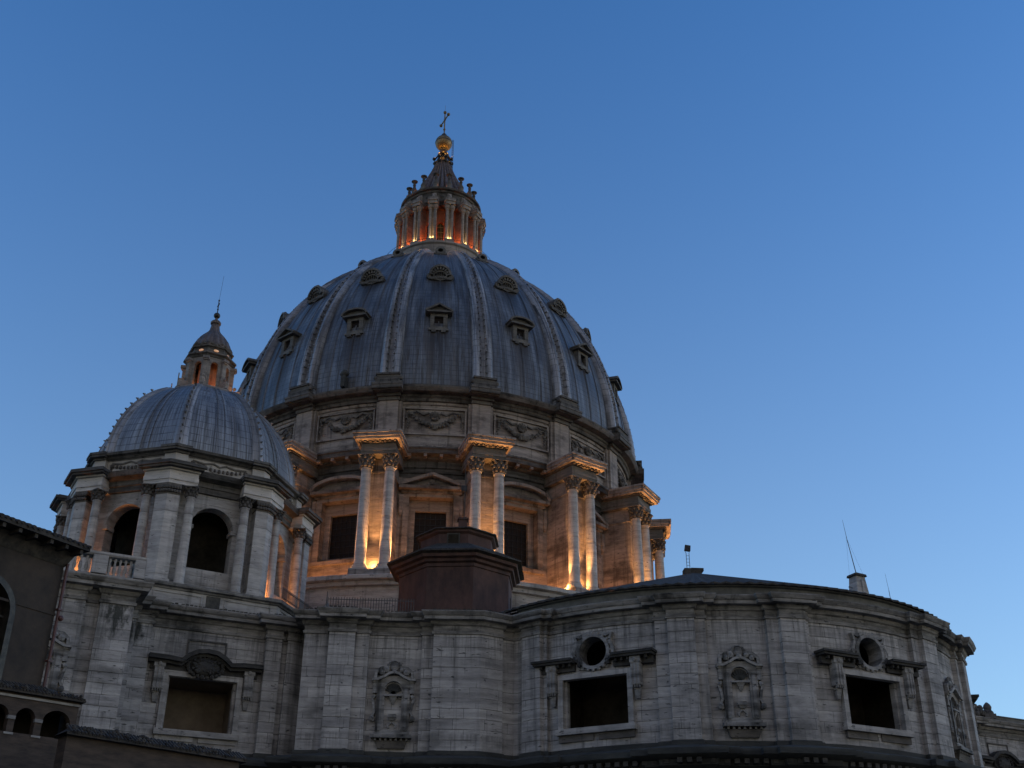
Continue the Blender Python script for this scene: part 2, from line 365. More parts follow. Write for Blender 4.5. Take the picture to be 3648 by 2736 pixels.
def rib_mesh():
    m = MB(); zs = [i*.55 for i in range(0, 52)]+[28.9]; sec = [(-1.08, 0), (-1.06, .42), (-.95, .66), (-.7, .82), (-.42, .78), (-.28, .5), (-.24, .36), (0, .34), (.24, .36), (.28, .5), (.42, .78), (.7, .82), (.95, .66), (1.06, .42), (1.08, 0)]
    L = len(sec); vs = []; fs = []
    for i, z in enumerate(zs):
        w = 1.12-.62*(z/29)**1.15; r = rs(z); nz = (z+.3)/33.; nr = sqrt(1-nz*nz)
        hs = (1.05-.4*z/29)*(1+.045*(i % 2))
        vs += [(t*w, -(r+(h*hs-.1)*nr), z+(h*hs-.1)*nz) for t, h in sec]
    for i in range(len(zs)-1):
        for j in range(L-1): fs.append((i*L+j, i*L+j+1, (i+1)*L+j+1, (i+1)*L+j))
    m.add(vs, fs)
    for i in range(1, 31):                        # iron hooks along the rolls
        z = i*.93; w = 1.12-.62*(z/29)**1.15; r = rs(z)
        for sx in (-1, 1): m.box(sx*w*.3-.045, sx*w*.3+.045, -r-.86+.3*z/29, -r-.2, z+.05, z+.13)
    return m
def ribuv(x, y, z): return (x*1.1+40, vlen(max(0, z)))
M_RIB = lead('lead_rib_sheets', [], base=(.43, .425, .42), dk=(.25, .248, .245), roww=3.0, rowh=.82)
rib0 = rib_mesh().build('rib', M_RIB, bas, O3, PH+.5*ST, uv=ribuv)
ped = MB()                                        # foot of the rib
ped.box(-1.3, 1.3, -26.5, -24.6, -.25, .12).box(-1.15, 1.15, -26.3, -24.5, .12, .75).box(-1.28, 1.28, -26.45, -24.5, .75, .95)
ped.sphere(-1.3, -26.1, .45, .28, n=8, m=5).sphere(1.3, -26.1, .45, .28, n=8, m=5)
ped.build('rib_foot', M_GRIME_SHADE, rib0)
for k in range(1, 16): dup(rib0, rz=PH+(k+.5)*ST)

# dormers: square ones with alternating pediments, shell-shaped ones above, small round ones at the top
M_DORM = stone('dark_dormer_stone', (.21, .20, .18), (.075, .07, .062), (.018, .017, .015), course=4, dirt=.7, streak=.6)
def dormer1(tri):
    m = MB(); y = -24.15; zb, zt = 7.6, 9.55
    m.box(-.95, -.5, y, y+1.6, zb, zt).box(.5, .95, y, y+1.6, zb, zt).box(-.5, .5, y, y+1.6, zb, zb+.3).box(-.5, .5, y, y+1.6, zt-.35, zt)
    m.box(-1.1, 1.1, y-.12, y+1.2, zb-.22, zb+.02)
    m.box(-.8, -.3, y-.2, y+.1, zb-.5, zb-.2).box(.3, .8, y-.2, y+.1, zb-.5, zb-.2)
    m.box(-1.4, 1.4, y-.45, y+1.9, zt, zt+.18)
    top = [(-1.42, zt+.18), (1.42, zt+.18)]+([(0, zt+.98)] if tri else [(1.4*cos(t), zt+.2+.62*sin(t)) for t in [pi*i/10 for i in range(1, 10)]])
    m.extr(top, y-.05, y+2.2)
    if tri: m.ribbon([(-1.5, zt+.2), (0, zt+1.05)], .1, y-.5, y+2.3).ribbon([(0, zt+1.05), (1.5, zt+.2)], .1, y-.5, y+2.3)
    else: m.ribbon([(-1.5*cos(pi*i/10), zt+.22+.72*sin(pi*i/10)) for i in range(11)], .1, y-.5, y+2.3)
    return m
def dormer2():
    m = MB(); y = -20.6; zc = 17.2
    half = [(.85*cos(pi*i/12), zc-.45+.8*sin(pi*i/12)) for i in range(13)]
    m.ribbon([(x*1.08, z) for x, z in half]+[(.9*-1, zc-.6), (.92, zc-.6)], .12, y-.12, y+1.6)
    m.extr([(1.35*cos(t), zc-.45+1.5*sin(t)) for t in [pi*i/16 for i in range(17)]], y+.35, y+3.6)
    m.extr([(1.2*cos(t), zc-.4+1.35*sin(t)) for t in [pi*i/16 for i in range(17)]][:17]+[(-.95*cos(t), zc-.45+.9*sin(t)) for t in [pi*i/16 for i in range(17)]], y+.1, y+.6) if False else None
    m.ribbon([(-1.42*cos(pi*i/16), zc-.4+1.5*sin(pi*i/16)) for i in range(17)], .14, y-.45, y+3.4)
    for i in range(9):
        t = pi*(i+.5)/9; m.ribbon([(-.98*cos(t), zc-.45+.92*sin(t)), (-1.36*cos(t), zc-.42+1.38*sin(t))], .12, y-.3, y+.5)
    m.ribbon([(-1.75, zc-.5), (-1.5, zc-.85), (-.8, zc-.9), (0, zc-1.1), (.8, zc-.9), (1.5, zc-.85), (1.75, zc-.5)], .2, y-.2, y+1.2)
    m.sphere(-1.5, y+.1, zc-.35, .36, n=8, m=5).sphere(1.5, y+.1, zc-.35, .36, n=8, m=5).sphere(0, y+.1, zc+1.3, .32, n=8, m=5)
    for i in range(9): m.blob((i-4)*.28, y-.15, zc-.95-.04*abs(i-4)+.1, .19)
    for x in (-.45, -.15, .15, .45): m.box(x-.04, x+.04, y-.02, y+.2, zc-.5, zc+.25)
    m.v = [(x*.84, -20.6+(y+20.6)*.84, 17.0+(z-17.0)*.84) for x, y, z in m.v]
    return m
def dormer3():
    m = MB(); y = -13.9; zc = 25.0
    m.ribbon([(.5*sin(2*pi*i/14), zc+.42*cos(2*pi*i/14)) for i in range(15)], .15, y-.1, y+1.6)
    m.ribbon([(-.8, zc-.5), (0, zc-.62), (.8, zc-.5)], .1, y-.1, y+.8)
    return m
dA = dormer1(True).build('dormer', M_DORM, bas, O3, PH, label='small square dormer under a triangular pediment')
MB().box(-.5, .5, -23.8, -23.7, 7.9, 9.2).build('pane', M_GLASS, dA)
dB = dormer1(False).build('dormer', M_DORM, bas, O3, PH+ST, label='small square dormer under a rounded pediment')
MB().box(-.5, .5, -23.8, -23.7, 7.9, 9.2).build('pane', M_GLASS, dB)
dC = dormer2().build('dormer', M_DORM, bas, O3, PH, label='oval dormer hooded by a scallop shell')
mm = MB().box(-.7, .7, -20.3, -20.2, 16.6, 17.4)
mm.build('pane', M_GLASS, dC)
dD = dormer3().build('dormer', M_DORM, bas, O3, PH, label='tiny round dormer just below the lantern')
MB().box(-.42, .42, -13.4, -13.3, 24.6, 25.4).build('pane', M_GLASS, dD)
for k in range(1, 16):
    if k % 2 == 0: dup(dA, rz=PH+k*ST)
    elif k > 1: dup(dB, rz=PH+k*ST)
    dup(dC, rz=PH+k*ST); dup(dD, rz=PH+k*ST)
vt = MB(); vt.box(-.22, .22, -26.0, -25.1, 0, 1.35).sphere(0, -25.6, 1.75, .42, n=8, m=5).sphere(-.3, -25.6, 1.7, .25, n=6, m=4).sphere(.3, -25.6, 1.7, .25, n=6, m=4)
vt.build('roof_vent', M_MOSS, bas, O3, PH-ST, label='small dark vent at the foot of the lead shell')

# ---- attic of the drum with garlands
dr = MB()
N = 160
dr.lathe([(24.0, -7.3), (24.75, -7.25), (24.75, -6.75), (24.3, -6.6), (24.3, -1.95), (24.45, -1.9), (24.5, -1.6)], N)
dr.build('drum_attic_wall', M_DRUM, bas, O3)
co = MB()
co.lathe([(24.4, -1.65), (24.75, -1.6), (24.85, -1.3), (25.0, -1.2), (25.05, -1.0), (25.75, -.9), (25.95, -.55), (26.0, -.45), (26.0, -.3), (25.5, -.22), (25.3, -.1), (25.3, .12), (24.7, .2)], N)
cornice = co.build('springing_cornice', M_GRIME_SHADE, bas, O3)
gl = MB()
def garland():
    m = MB(); y = -24.38
    pts = [(-2.5+5.0*i/16, -3.0-1.45*(1-((i-8)/8)**2)) for i in range(17)]
    for i, (x, z) in enumerate(pts):
        w = .34-.12*abs(i-8)/8
        for q in range(3): m.blob(x+random.uniform(-.1, .1), y-.12+random.uniform(-.1, .06), z+random.uniform(-.18, .18), w*.72)
    for sx in (-1, 1):
        for q in range(7): m.blob(sx*2.85+random.uniform(-.12, .12), y-.05, -2.95-q*.27, .2-.012*q)
        m.ribbon([(sx*2.7, -3.0), (sx*1.9, -2.7), (sx*1.2, -3.1), (sx*.6, -2.85)], .09, y-.16, y)
    for q in range(10): m.blob(.42*sin(q*.63), y-.12, -3.25+.38*cos(q*.63), .2)
    m.sphere(0, y-.15, -3.25, .3, n=8, m=5)
    return m
def pilaster():
    m = MB(); m.box(-1.0, 1.0, -25.0, -24.2, -6.7, -1.64).box(-1.15, 1.15, -25.12, -24.2, -7.1, -6.45).box(-1.35, 1.35, -24.75, -24.2, -6.7, -1.66)
    return m
def crown():
    m = MB()
    for hw, r, a, b in ((1.12, 25.2, -1.66, -1.3), (1.25, 25.5, -1.3, -1.02), (1.5, 26.35, -1.02, -.93), (1.6, 26.6, -.93, -.5), (1.62, 26.66, -.5, -.27)): m.box(-hw, hw, -r, -24.3, a, b)
    return m
for k in range(16): garland().build('garland', M_CARVE, bas, O3, PH+k*ST)
p0 = pilaster().build('attic_pilaster', M_DRUM, bas, O3, PH+.5*ST)
crown().build('cornice_break', M_GRIME_SHADE, p0)
for k in range(1, 16):
    dup(p0, rz=PH+(k+.5)*ST)
fr_ = MB()
for k in range(16):
    fr_.at(0, 0, 0, PH+k*ST)
    fr_.box(-3.3, 3.3, -24.44, -24.2, -2.45, -2.3).box(-3.3, 3.3, -24.44, -24.2, -5.4, -5.25).box(-3.3, -3.15, -24.44, -24.2, -5.25, -2.45).box(3.15, 3.3, -24.44, -24.2, -5.25, -2.45)
fr_.build('attic_panel_frame', M_DRUM, bas, O3)

# ---- drum entablature, bay walls and windows
en = MB()
en.lathe([(23.3, -10.05), (23.8, -10.0), (23.8, -9.55), (23.95, -9.5), (23.95, -9.05), (24.1, -8.98), (24.1, -8.3), (24.5, -8.15), (24.55, -7.95), (25.3, -7.85), (25.35, -7.45), (25.5, -7.35), (25.5, -7.2), (24.5, -7.12)], N)
ento = en.build('drum_entablature', M_GRIME_SHADE, bas, O3)
mo = MB().box(-.17, .17, -25.2, -24.3, -8.13, -7.88).build('modillion', M_DRUM, ento, (0, 0, 0), PH+pi/96)
for i in range(1, 96): dup(mo, rz=PH+2*pi*(i+.5)/96)
AP = 23.6; HW = AP*math.tan(pi/16)
wall0 = MB().panel(-HW, HW, -22.4, -9.98, ([(-2.25, -12.1), (2.25, -12.1)], -18.55), y=-AP, dep=1.3)
wall0.box(-HW, HW, -AP-.25, -AP+.05, -22.4, -21.6)
wall = wall0.build('bay_wall', M_DRUM, bas, O3, PH)
def window(tri):
    y = -AP; m = MB()
    for x0, x1, z0, z1, p in ((-2.85, -2.25, -18.55, -12.1, .18), (2.25, 2.85, -18.55, -12.1, .18), (-2.85, 2.85, -12.1, -11.75, .18), (-2.95, 2.95, -18.95, -18.55, .32),
                              (-3.25, -2.85, -13.6, -12.0, .42), (2.85, 3.25, -13.6, -12.0, .42)): m.box(x0, x1, y-p, y+.1, z0, z1)
    m.tbox(-3.25, -2.85, y-.42, y+.1, -14.2, -13.6, .12).tbox(2.85, 3.25, y-.42, y+.1, -14.2, -13.6, .12)
    m.box(-3.1, 3.1, y-.35, y+.1, -11.75, -11.45).box(-3.35, 3.35, y-.95, y+.1, -11.45, -11.12)
    # inner frame set back in the reveal
    for x0, x1, z0, z1 in ((-2.24, -1.6, -18.5, -12.15), (1.6, 2.24, -18.5, -12.15), (-1.6, 1.6, -13.3, -12.15), (-1.6, 1.6, -18.5, -18.0)): m.box(x0, x1, y+.8, y+1.28, z0, z1)
    if tri:
        m.extr([(-3.2, -11.12), (3.2, -11.12), (0, -9.95)], y-.12, y+.05)
        m.ribbon([(-3.4, -11.05), (0, -9.78)], .17, y-.95, y+.05).ribbon([(0, -9.78), (3.4, -11.05)], .17, y-.95, y+.05)
        m.blob(0, y-.2, -10.5, .35).blob(-.4, y-.2, -10.7, .25).blob(.4, y-.2, -10.7, .25).sphere(0, y-.6, -9.75, .22, n=8, m=5)
    else:
        A = [(-3.3*cos(pi*i/14), -11.05+1.25*sin(pi*i/14)) for i in range(15)]
        m.extr([(-3.2, -11.12), (3.2, -11.12)]+[(x*.95, z) for x, z in A[::-1][1:-1]], y-.12, y+.05)
        m.ribbon(A, .17, y-.95, y+.05)
    return m
def panes():
    y = -AP+1.26; m = MB().box(-1.6, 1.6, y, y+.06, -18.0, -13.3)
    return m
def bars():
    y = -AP+1.18; m = MB()
    for i in range(7): m.box(-1.6+3.2*i/6-.025, -1.6+3.2*i/6+.025, y, y+.05, -18., -13.3)
    for i in range(8): m.box(-1.6, 1.6, y-.01, y+.04, -18.+4.7*i/7-.025, -18.+4.7*i/7+.025)
    return m
wA = window(True).build('drum_window', M_DRUM, bas, O3, PH, label='tall drum window under a triangular pediment')
panes().build('pane', M_GLASS, wA); bars().build('glazing_bars', M_IRON, wA)
wB = window(False).build('drum_window', M_DRUM, bas, O3, PH+ST, label='tall drum window under a rounded pediment')
panes().build('pane', M_GLASS, wB); bars().build('glazing_bars', M_IRON, wB)
for k in range(1, 16):
    dup(wall, rz=PH+k*ST)
    if k % 2 == 0: dup(wA, rz=PH+k*ST)
    elif k > 1: dup(wB, rz=PH+k*ST)
# ---- buttresses with coupled columns
def column_mesh(z0, z1, r, x, y, n=20):
    m = MB(); h = z1-z0
    pr = [(0, z0-.55), (r*1.42, z0-.55), (r*1.42, z0-.4), (r*1.38, z0-.38), (r*1.42, z0-.28), (r*1.35, z0-.2), (r*1.18, z0-.16), (r*1.24, z0-.06), (r*1.1, z0)]
    pr += [(r*(1-.15*(i/10)**1.8), z0+.03+(h-.06)*i/10) for i in range(11)]+[(r*.98, z1-.08), (r*1.0, z1), (r*.86, z1+.05)]
    m.lathe(pr, n, cx=x, cy=y); m.box(x-r*1.5, x+r*1.5, y-r*1.5, y+r*1.5, z0-.75, z0-.55)
    return m
def capital_mesh(z0, z1, r, x, y, leaves=9):
    m = MB(); h = z1-z0
    m.lathe([(r*.84, z0), (r*.86, z0+.5*h), (r*1.05, z0+.85*h), (r*1.2, z0+.88*h)], 16, cx=x, cy=y)
    for row, (zz, rr, sz) in enumerate(((.22, 1.0, .30), (.50, 1.12, .28), (.74, 1.28, .2))):
        for i in range(leaves):
            a = 2*pi*(i+.5*(row % 2))/leaves
            px, py = x+r*rr*sin(a), y-r*rr*cos(a)
            m.sphere(px, py, z0+zz*h, r*sz*random.uniform(.85, 1.1), 1, 1, 1.35, 6, 4)
            m.sphere(x+r*(rr+.14)*sin(a), y-r*(rr+.14)*cos(a), z0+(zz+.12)*h, r*sz*.55, 1, 1, .8, 5, 3)
    for i in range(4):
        a = pi/4+i*pi/2; m.sphere(x+r*1.42*sin(a), y-r*1.42*cos(a), z0+.84*h, r*.24, 1, 1, 1, 6, 4)
    m.box(x-r*1.32, x+r*1.32, y-r*1.32, y+r*1.32, z0+.9*h, z1)
    return m
RC = 27.9; SX = 1.19; ZB, ZT, ZE = -20.7, -10.8, -9.35
bw = MB().box(-1.25, 1.25, -27.15, -23.2, -22.3, -9.4).box(-2.05, 2.05, -28.95, -23.2, -22.6, -21.45)
bw.box(-1.5, 1.5, -27.3, -23.2, -21.45, -20.9)
bw.box(-1.34, 1.34, -27.22, -23.2, -10.9, -10.75)
btr = bw.build('buttress', M_DRUM, bas, O3, PH+.5*ST)
for sx in (-1, 1):
    column_mesh(ZB, ZT, .57, sx*SX, -RC).build('column', M_COLM, btr)
    capital_mesh(ZT, ZE, .60, sx*SX, -RC).build('capital', M_CARVE, btr)
eb = MB()
for hw, r, a, b in ((1.72, 28.48, -9.35, -9.05), (1.76, 28.54, -9.05, -8.7), (1.7, 28.46, -8.7, -8.2), (1.9, 28.7, -8.2, -8.02)): eb.box(-hw, hw, -r, -23.9, a, b)
for i in range(8): eb.box(-1.85+i*.5, -1.65+i*.5, -28.95, -28.6, -8.2, -8.03)
eb.build('entablature', M_CARVE, btr)
cp = MB()
for hw, r, a, b in ((2.28, 29.25, -8.02, -7.78), (2.4, 29.4, -7.78, -7.45), (2.48, 29.5, -7.45, -7.2)): cp.box(-hw, hw, -r, -24.0, a, b)
cp.build('cap_slab', M_DRUM, btr)
for k in range(1, 16): dup(btr, rz=PH+(k+.5)*ST)
# ---- base of the drum
db = MB().lathe([(23.0, -22.35), (30.1, -22.35), (30.25, -22.45), (30.25, -22.8), (29.9, -22.95), (29.85, -23.3), (29.55, -23.4), (29.5, -23.6), (29.5, -26.2), (29.8, -26.3), (29.8, -26.6), (30.4, -26.7), (30.4, -36)], N)
db.build('drum_base', M_TRAV, bas, O3)

# ================================================================== LANTERN OF THE GREAT DOME
ln = MB().lathe([(7.3, 28.6), (6.7, 29.3), (6.6, 29.9), (6.3, 30.0), (6.3, 31.3), (6.5, 31.45), (6.5, 31.75), (3.0, 31.8)], 64)
lant = ln.build('lantern', M_LANT, bas, O3)
core0 = MB()
for k in range(16):
    core0.at(0, 0, 0, PH+k*ST)
    hw = 3.9*math.tan(pi/16)
    core0.panel(-hw, hw, 31.7, 39.2, (arc(.42, 36.0, .5, 8), 32.6), y=-3.9, dep=.3)
core0.build('core_wall', M_LRED, lant)
gw = MB().lathe([(3.55, 31.8), (3.55, 37.2)], 16); gw.build('pane', M_GLASS, lant)
gb = MB()
for k in range(16):
    gb.at(0, 0, 0, PH+k*ST)
    for x in (-.21, 0, .21): gb.box(x-.02, x+.02, -3.68, -3.63, 32.6, 36.5)
    for z in (33.4, 34.2, 35.0, 35.8): gb.box(-.42, .42, -3.69, -3.64, z-.02, z+.02)
gb.build('glazing_bars', M_BRONZE, lant)
def lant_pair():
    m = MB(); m.box(-.2, .2, -5.6, -3.8, 31.9, 39.0).box(-.64, .64, -6.25, -5.2, 31.75, 32.25)
    m.box(-.62, .62, -6.3, -5.1, 38.05, 38.5).box(-.7, .7, -6.42, -4.6, 38.5, 39.0)
    m.extr([(-.28, 39.0), (.28, 39.0), (.28, 40.4), (-.28, 40.4)], -5.4, -4.6)
    m.sphere(0, -5.75, 39.35, .42, .6, 1, 1, 8, 6).sphere(0, -5.35, 40.0, .33, .6, 1, 1, 8, 6)
    return m
sp = lant_pair().build('lantern_buttress', M_LANT, lant, (0, 0, 0), PH+.5*ST)
cols = []
for sx in (-1, 1):
    m = column_mesh(32.85, 37.2, .225, sx*.33, -5.78, 14)
    m.lathe([(.22, 37.2), (.28, 37.55), (.4, 37.8), (.4, 37.88)], 12, cx=sx*.33, cy=-5.78)
    for i in range(7):
        a = 2*pi*i/7; m.sphere(sx*.33+.3*sin(a), -5.78-.3*cos(a), 37.5, .1, n=5, m=3)
    m.box(sx*.33-.3, sx*.33+.3, -6.1, -5.44, 37.86, 38.04)
    cols.append(m)
# columns become sub-parts of the lantern beside their buttress
lc = [m.build('column', M_LANT, lant, (0, 0, 0), PH+.5*ST) for m in cols]
for k in range(1, 16):
    for o in [sp]+lc: dup(o, rz=PH+(k+.5)*ST)
le = MB().lathe([(3.8, 38.6), (4.95, 38.62), (5.0, 39.05), (5.15, 39.1), (5.15, 40.55), (5.3, 40.65), (5.35, 40.85), (5.65, 40.95), (5.7, 41.2), (5.4, 41.35), (5.1, 41.4), (3.6, 41.6)], 64)
le.build('lantern_entablature', M_GRIME_SHADE, lant)
di = MB()
for k in range(16):
    di.at(0, 0, 0, PH+k*ST); di.sphere(0, -5.15, 39.9, .28, 1, .3, 1, 8, 6)
di.build('frieze_boss', M_MOSS, lant)
def candel():
    m = MB(); m.lathe([(0, 41.3), (.45, 41.3), (.45, 41.9), (.3, 41.95), (.38, 42.25), (.42, 42.6), (.24, 43.0), (.17, 43.3), (.24, 43.5), (.17, 43.7), (.2, 43.95), (.42, 44.05), (.46, 44.15), (.2, 44.32), (0, 44.36)], 12, cx=0, cy=-4.66)
    return m
ca = candel().build('candelabrum', M_DORM, lant, (0, 0, 0), PH+.5*ST)
for k in range(1, 16): dup(ca, rz=PH+(k+.5)*ST)
cone = MB().lathe([(3.75, 41.5), (3.7, 42.2), (3.45, 42.9), (3.05, 43.9), (2.55, 45.3), (2.05, 46.4), (1.62, 47.5), (1.25, 48.6), (1.0, 49.4), (.85, 49.9)], 192, lobes=32, amp=.13)
cone.build('lantern_cone', M_CONE, lant)
for nm, rr, zz in (('c', 3.75, 42.0),):
    fr2 = MB().lathe([(3.6, 41.4), (4.0, 41.45), (4.0, 42.1), (3.8, 42.2), (3.7, 42.5), (3.5, 42.55)], 48); fr2.build('cone_foot', M_GRIME_SHADE, lant)
nk = MB().lathe([(.95, 49.6), (1.05, 49.7), (.9, 50.0), (.7, 50.3), (.62, 51.0), (.85, 51.15), (.8, 51.4), (.55, 51.7), (.5, 52.1), (.62, 52.25), (.4, 52.4)], 20)
for k in range(8):
    a = PH+k*pi/4+.3; x, y = pol(1.15, a); nk.sphere(x, y, 49.5, .3, n=8, m=6); x, y = pol(1.35, a); nk.sphere(x, y, 50.15, .27, n=8, m=6); nk.tube((*pol(1.3, a), 50.0), (*pol(.7, a), 51.1), .12)
nk.build('neck', M_DBRONZE, lant)
bl = MB().sphere(0, 0, 53.5, 1.24, n=48, m=24); bl.build('gilded_ball', M_GILT, lant, label='gilded bronze ball under the cross, lit from below')
bn = MB(); bn.lathe([(1.25, 53.44), (1.28, 53.5), (1.25, 53.56)], 32); bn.lathe([(.55, 54.6), (.5, 54.85), (.3, 55.0), (.32, 55.15), (.12, 55.35)], 16)
bn.build('ball_band', M_DBRONZE, lant)
cr = MB(); d = Vector((.37, -.93, 0)); c0 = Vector((0, 0, 57.9))
cr.tube((0, 0, 55.2), (0, 0, 59.3), .1).tube(c0-d*1.35, c0+d*1.35, .1)
for e_ in (-1, 1): q = c0+d*1.4*e_; cr.sphere(q.x, q.y, q.z, .26, n=8, m=6)
cr.sphere(0, 0, 59.35, .26, n=8, m=6).sphere(0, 0, 56.1, .2, n=8, m=6).tube((0, 0, 59.4), (0, 0, 60.7), .02)
for sx in (-1, 1):
    for sz in (-1, 1): cr.tube(c0+d*.5*sx, c0+Vector((0, 0, .5*sz)), .05)
cr.build('cross', M_GILT, lant, label='gilt bronze cross turned edgeways')
ld = MB()
for x in (1.25, 1.42): ld.tube((x, -.4, 48.2), (x, -.4, 53.9), .035)
for i in range(14): ld.tube((1.25, -.4, 48.4+.4*i), (1.42, -.4, 48.4+.4*i), .02)
ld.build('ladder', M_IRON, lant)
rl = MB()
for i in range(64):
    a = 2*pi*i/64; b = 2*pi*(i+1)/64
    rl.tube((*pol(7.7, a), 31.2), (*pol(7.7, b), 31.2), .025, 4).tube((*pol(7.7, a), 30.3), (*pol(7.7, b), 30.3), .015, 4)
    if i % 2: rl.tube((*pol(7.7, a), 28.4), (*pol(7.7, a), 31.2), .02, 4)
rl.build('lantern_railing', M_IRON, lant)

# ================================================================== THE SMALLER DOME
MX, MY = -19.72, -42.35; PM = R_(2.9); OM = (MX, MY, Z0)
def octp(rv, ph=PM): return [pol(rv, ph+k*pi/4) for k in range(8)]
def octsweep(m, pr): return m.sweep([(0, z) for _, z in pr], octp(1), True) if False else octl(m, pr)
def octl(m, pr):
    m.lathe(pr, 8, ph=PM); return m
sm = MB(); octl(sm, [(12.9, -37), (12.9, -35.0), (12.3, -34.9), (12.3, -31.95)])
pod = sm.build('small_dome_podium', M_TRAV, bas, OM, smooth=25)
prr = MB(); octl(prr, [(12.2, -32.02), (12.42, -31.98), (12.45, -31.86), (12.7, -31.82), (12.75, -31.72), (12.75, -31.6), (9, -31.5)]); prr.build('podium_rail', M_CORN, pod, smooth=20)  # darker stone than the podium, painting in the shade under the rail
c225 = cos(pi/8)
for k in range(8):
    for x0, x1 in ((-4.2, -.85), (.85, 4.2)):
        pd_ = MB().at(0, 0, 0, PM+(k+.5)*pi/4); y = -12.3*c225
        pd_.ribbon([(x0, -34.55), (x1, -34.55), (x1, -32.2), (x0, -32.2), (x0, -34.55)], .05, y-.06, y+.1)
        pd_.build('podium_panel', M_TRAV, pod)
for k in range(8): MB().at(0, 0, 0, PM+(k+.5)*pi/4).box(-.5, .5, -12.3*c225-.02, -12.3*c225+.1, -34.85, -32.05).build('podium_door', M_DBRONZE, pod)
tw = MB(); fhw = 8.95*sin(pi/8); apo = 8.95*c225
for k in range(8):
    tw.at(0, 0, 0, PM+(k+.5)*pi/4)
    tw.panel(-fhw, fhw, -31.5, -23.3, (arc(1.62, -26.0, 1.7, 14), -29.2), y=-apo, dep=1.0)
    for sx in (-1, 1): tw.box(sx*1.62-.2, sx*1.62+.2, -apo-.16, -apo+.8, -26.2, -25.9)
    tw.ribbon([(x*1.08, z+.06) for x, z in arc(1.62, -26.0, 1.72, 14)], .12, -apo-.1, -apo+.05)
tower = tw.build('small_dome_drum', M_TRAV, bas, OM, smooth=25)
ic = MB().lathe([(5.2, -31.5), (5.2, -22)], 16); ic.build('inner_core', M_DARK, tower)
def cluster():                                    # bent pilaster wrapped round a corner, with a column on each side
    m = MB(); pts = []
    V = 10.12; h = .95; t = pi/8
    d1 = (-cos(t), sin(t)); d2 = (cos(t), sin(t))                        # along both faces, away from the corner
    def out(hh, Vv, dp):
        c = (0, -Vv); a = (c[0]+d1[0]*hh, c[1]+d1[1]*hh); b = (c[0]+d2[0]*hh, c[1]+d2[1]*hh)
        n1 = (-sin(t), -cos(t)); n2 = (sin(t), -cos(t))
        return [(a[0]-n1[0]*dp, a[1]-n1[1]*dp), a, c, b, (b[0]-n2[0]*dp, b[1]-n2[1]*dp)]
    def slab(hh, Vv, z0, z1, dp=1.6):
        p = out(hh, Vv, dp); n = len(p)
        m.add([(x, y, z0) for x, y in p]+[(x, y, z1) for x, y in p], [(0, 1, 2, 3, 4)[::-1], (5, 6, 7, 8, 9)]+[(i, (i+1) % n, (i+1) % n+n, i+n) for i in range(n)])
    slab(.95, V, -30.7, -24.25); slab(1.1, V+.16, -31.0, -30.7); slab(1.2, V+.26, -31.5, -31.0)
    return m, slab
m, slab = cluster()
cl0 = m.build('corner_pilaster', M_COLM, tower, (0, 0, 0), PM, smooth=20)
m, slab = cluster(); m.v = []; m.f = []
slab(.95, 10.14, -24.25, -24.1); slab(1.0, 10.22, -23.65, -23.4)
t8 = pi/8
for dx in (-1, 1):
    for row in range(2):
        for i in range(5):
            s_ = .1+i*.2; x = dx*cos(t8)*s_; y = -10.2+sin(t8)*s_; m.sphere(x, y-.04, -24.0+row*.27, .13, n=6, m=4)
caps = m.build('pilaster_capital', M_CARVE, tower, (0, 0, 0), PM)
colp = []
for dx in (-1, 1):
    s_ = 1.72; x = dx*cos(t8)*s_; y = -9.95+sin(t8)*s_
    a = column_mesh(-30.75, -24.25, .37, x, y, 16).build('column', M_COLM, tower, (0, 0, 0), PM)
    b = capital_mesh(-24.25, -23.42, .38, x, y, 8).build('capital', M_CARVE, tower, (0, 0, 0), PM)
    colp += [a, b]
m, slab = cluster(); m.v = []; m.f = []
slab(2.15, 10.25, -23.4, -23.1, 1.9); slab(2.2, 10.32, -23.1, -22.75, 1.9); slab(2.15, 10.27, -22.75, -22.35, 1.9); slab(2.3, 10.42, -22.35, -22.2, 1.9)
ent = m.build('corner_entablature', M_COLM, tower, (0, 0, 0), PM, smooth=20)
m, slab = cluster(); m.v = []; m.f = []
slab(2.6, 10.82, -22.2, -22.05, 2.2); slab(2.72, 10.98, -22.05, -21.8, 2.3); slab(2.5, 10.75, -21.8, -21.7, 2.3)
cor = m.build('corner_cornice', M_GRIME_SHADE, tower, (0, 0, 0), PM, smooth=20)
for k in range(1, 8):
    for o in [cl0, caps, ent, cor]+colp: dup(o, rz=PM+k*pi/4)
te = MB(); octl(te, [(8.8, -23.4), (9.2, -23.35), (9.2, -22.95), (9.3, -22.9), (9.3, -22.5), (9.4, -22.45), (9.95, -22.35), (10.05, -22.1), (10.1, -21.95), (8.9, -21.8)])
te.build('bay_entablature', M_GRIME_SHADE, tower, smooth=20)
at = MB(); octl(at, [(8.75, -21.85), (8.95, -21.8), (8.95, -21.5), (8.8, -21.45), (8.8, -20.55), (8.95, -20.5)])
at.build('small_dome_attic', M_TRAV, tower, smooth=20)
m, slab = cluster(); m.v = []; m.f = []
slab(.95, 9.15, -21.7, -20.5, .8)
ap = m.build('attic_corner', M_TRAV, tower, (0, 0, 0), PM, smooth=20)
m, slab = cluster(); m.v = []; m.f = []
slab(1.05, 9.3, -20.5, -20.32, 1); slab(1.25, 9.62, -20.32, -20.15, 1.2); slab(1.3, 9.7, -20.15, -19.95, 1.2)
ac = m.build('attic_corner_cornice', M_GRIME_SHADE, tower, (0, 0, 0), PM, smooth=20)
for k in range(1, 8): dup(ap, rz=PM+k*pi/4); dup(ac, rz=PM+k*pi/4)
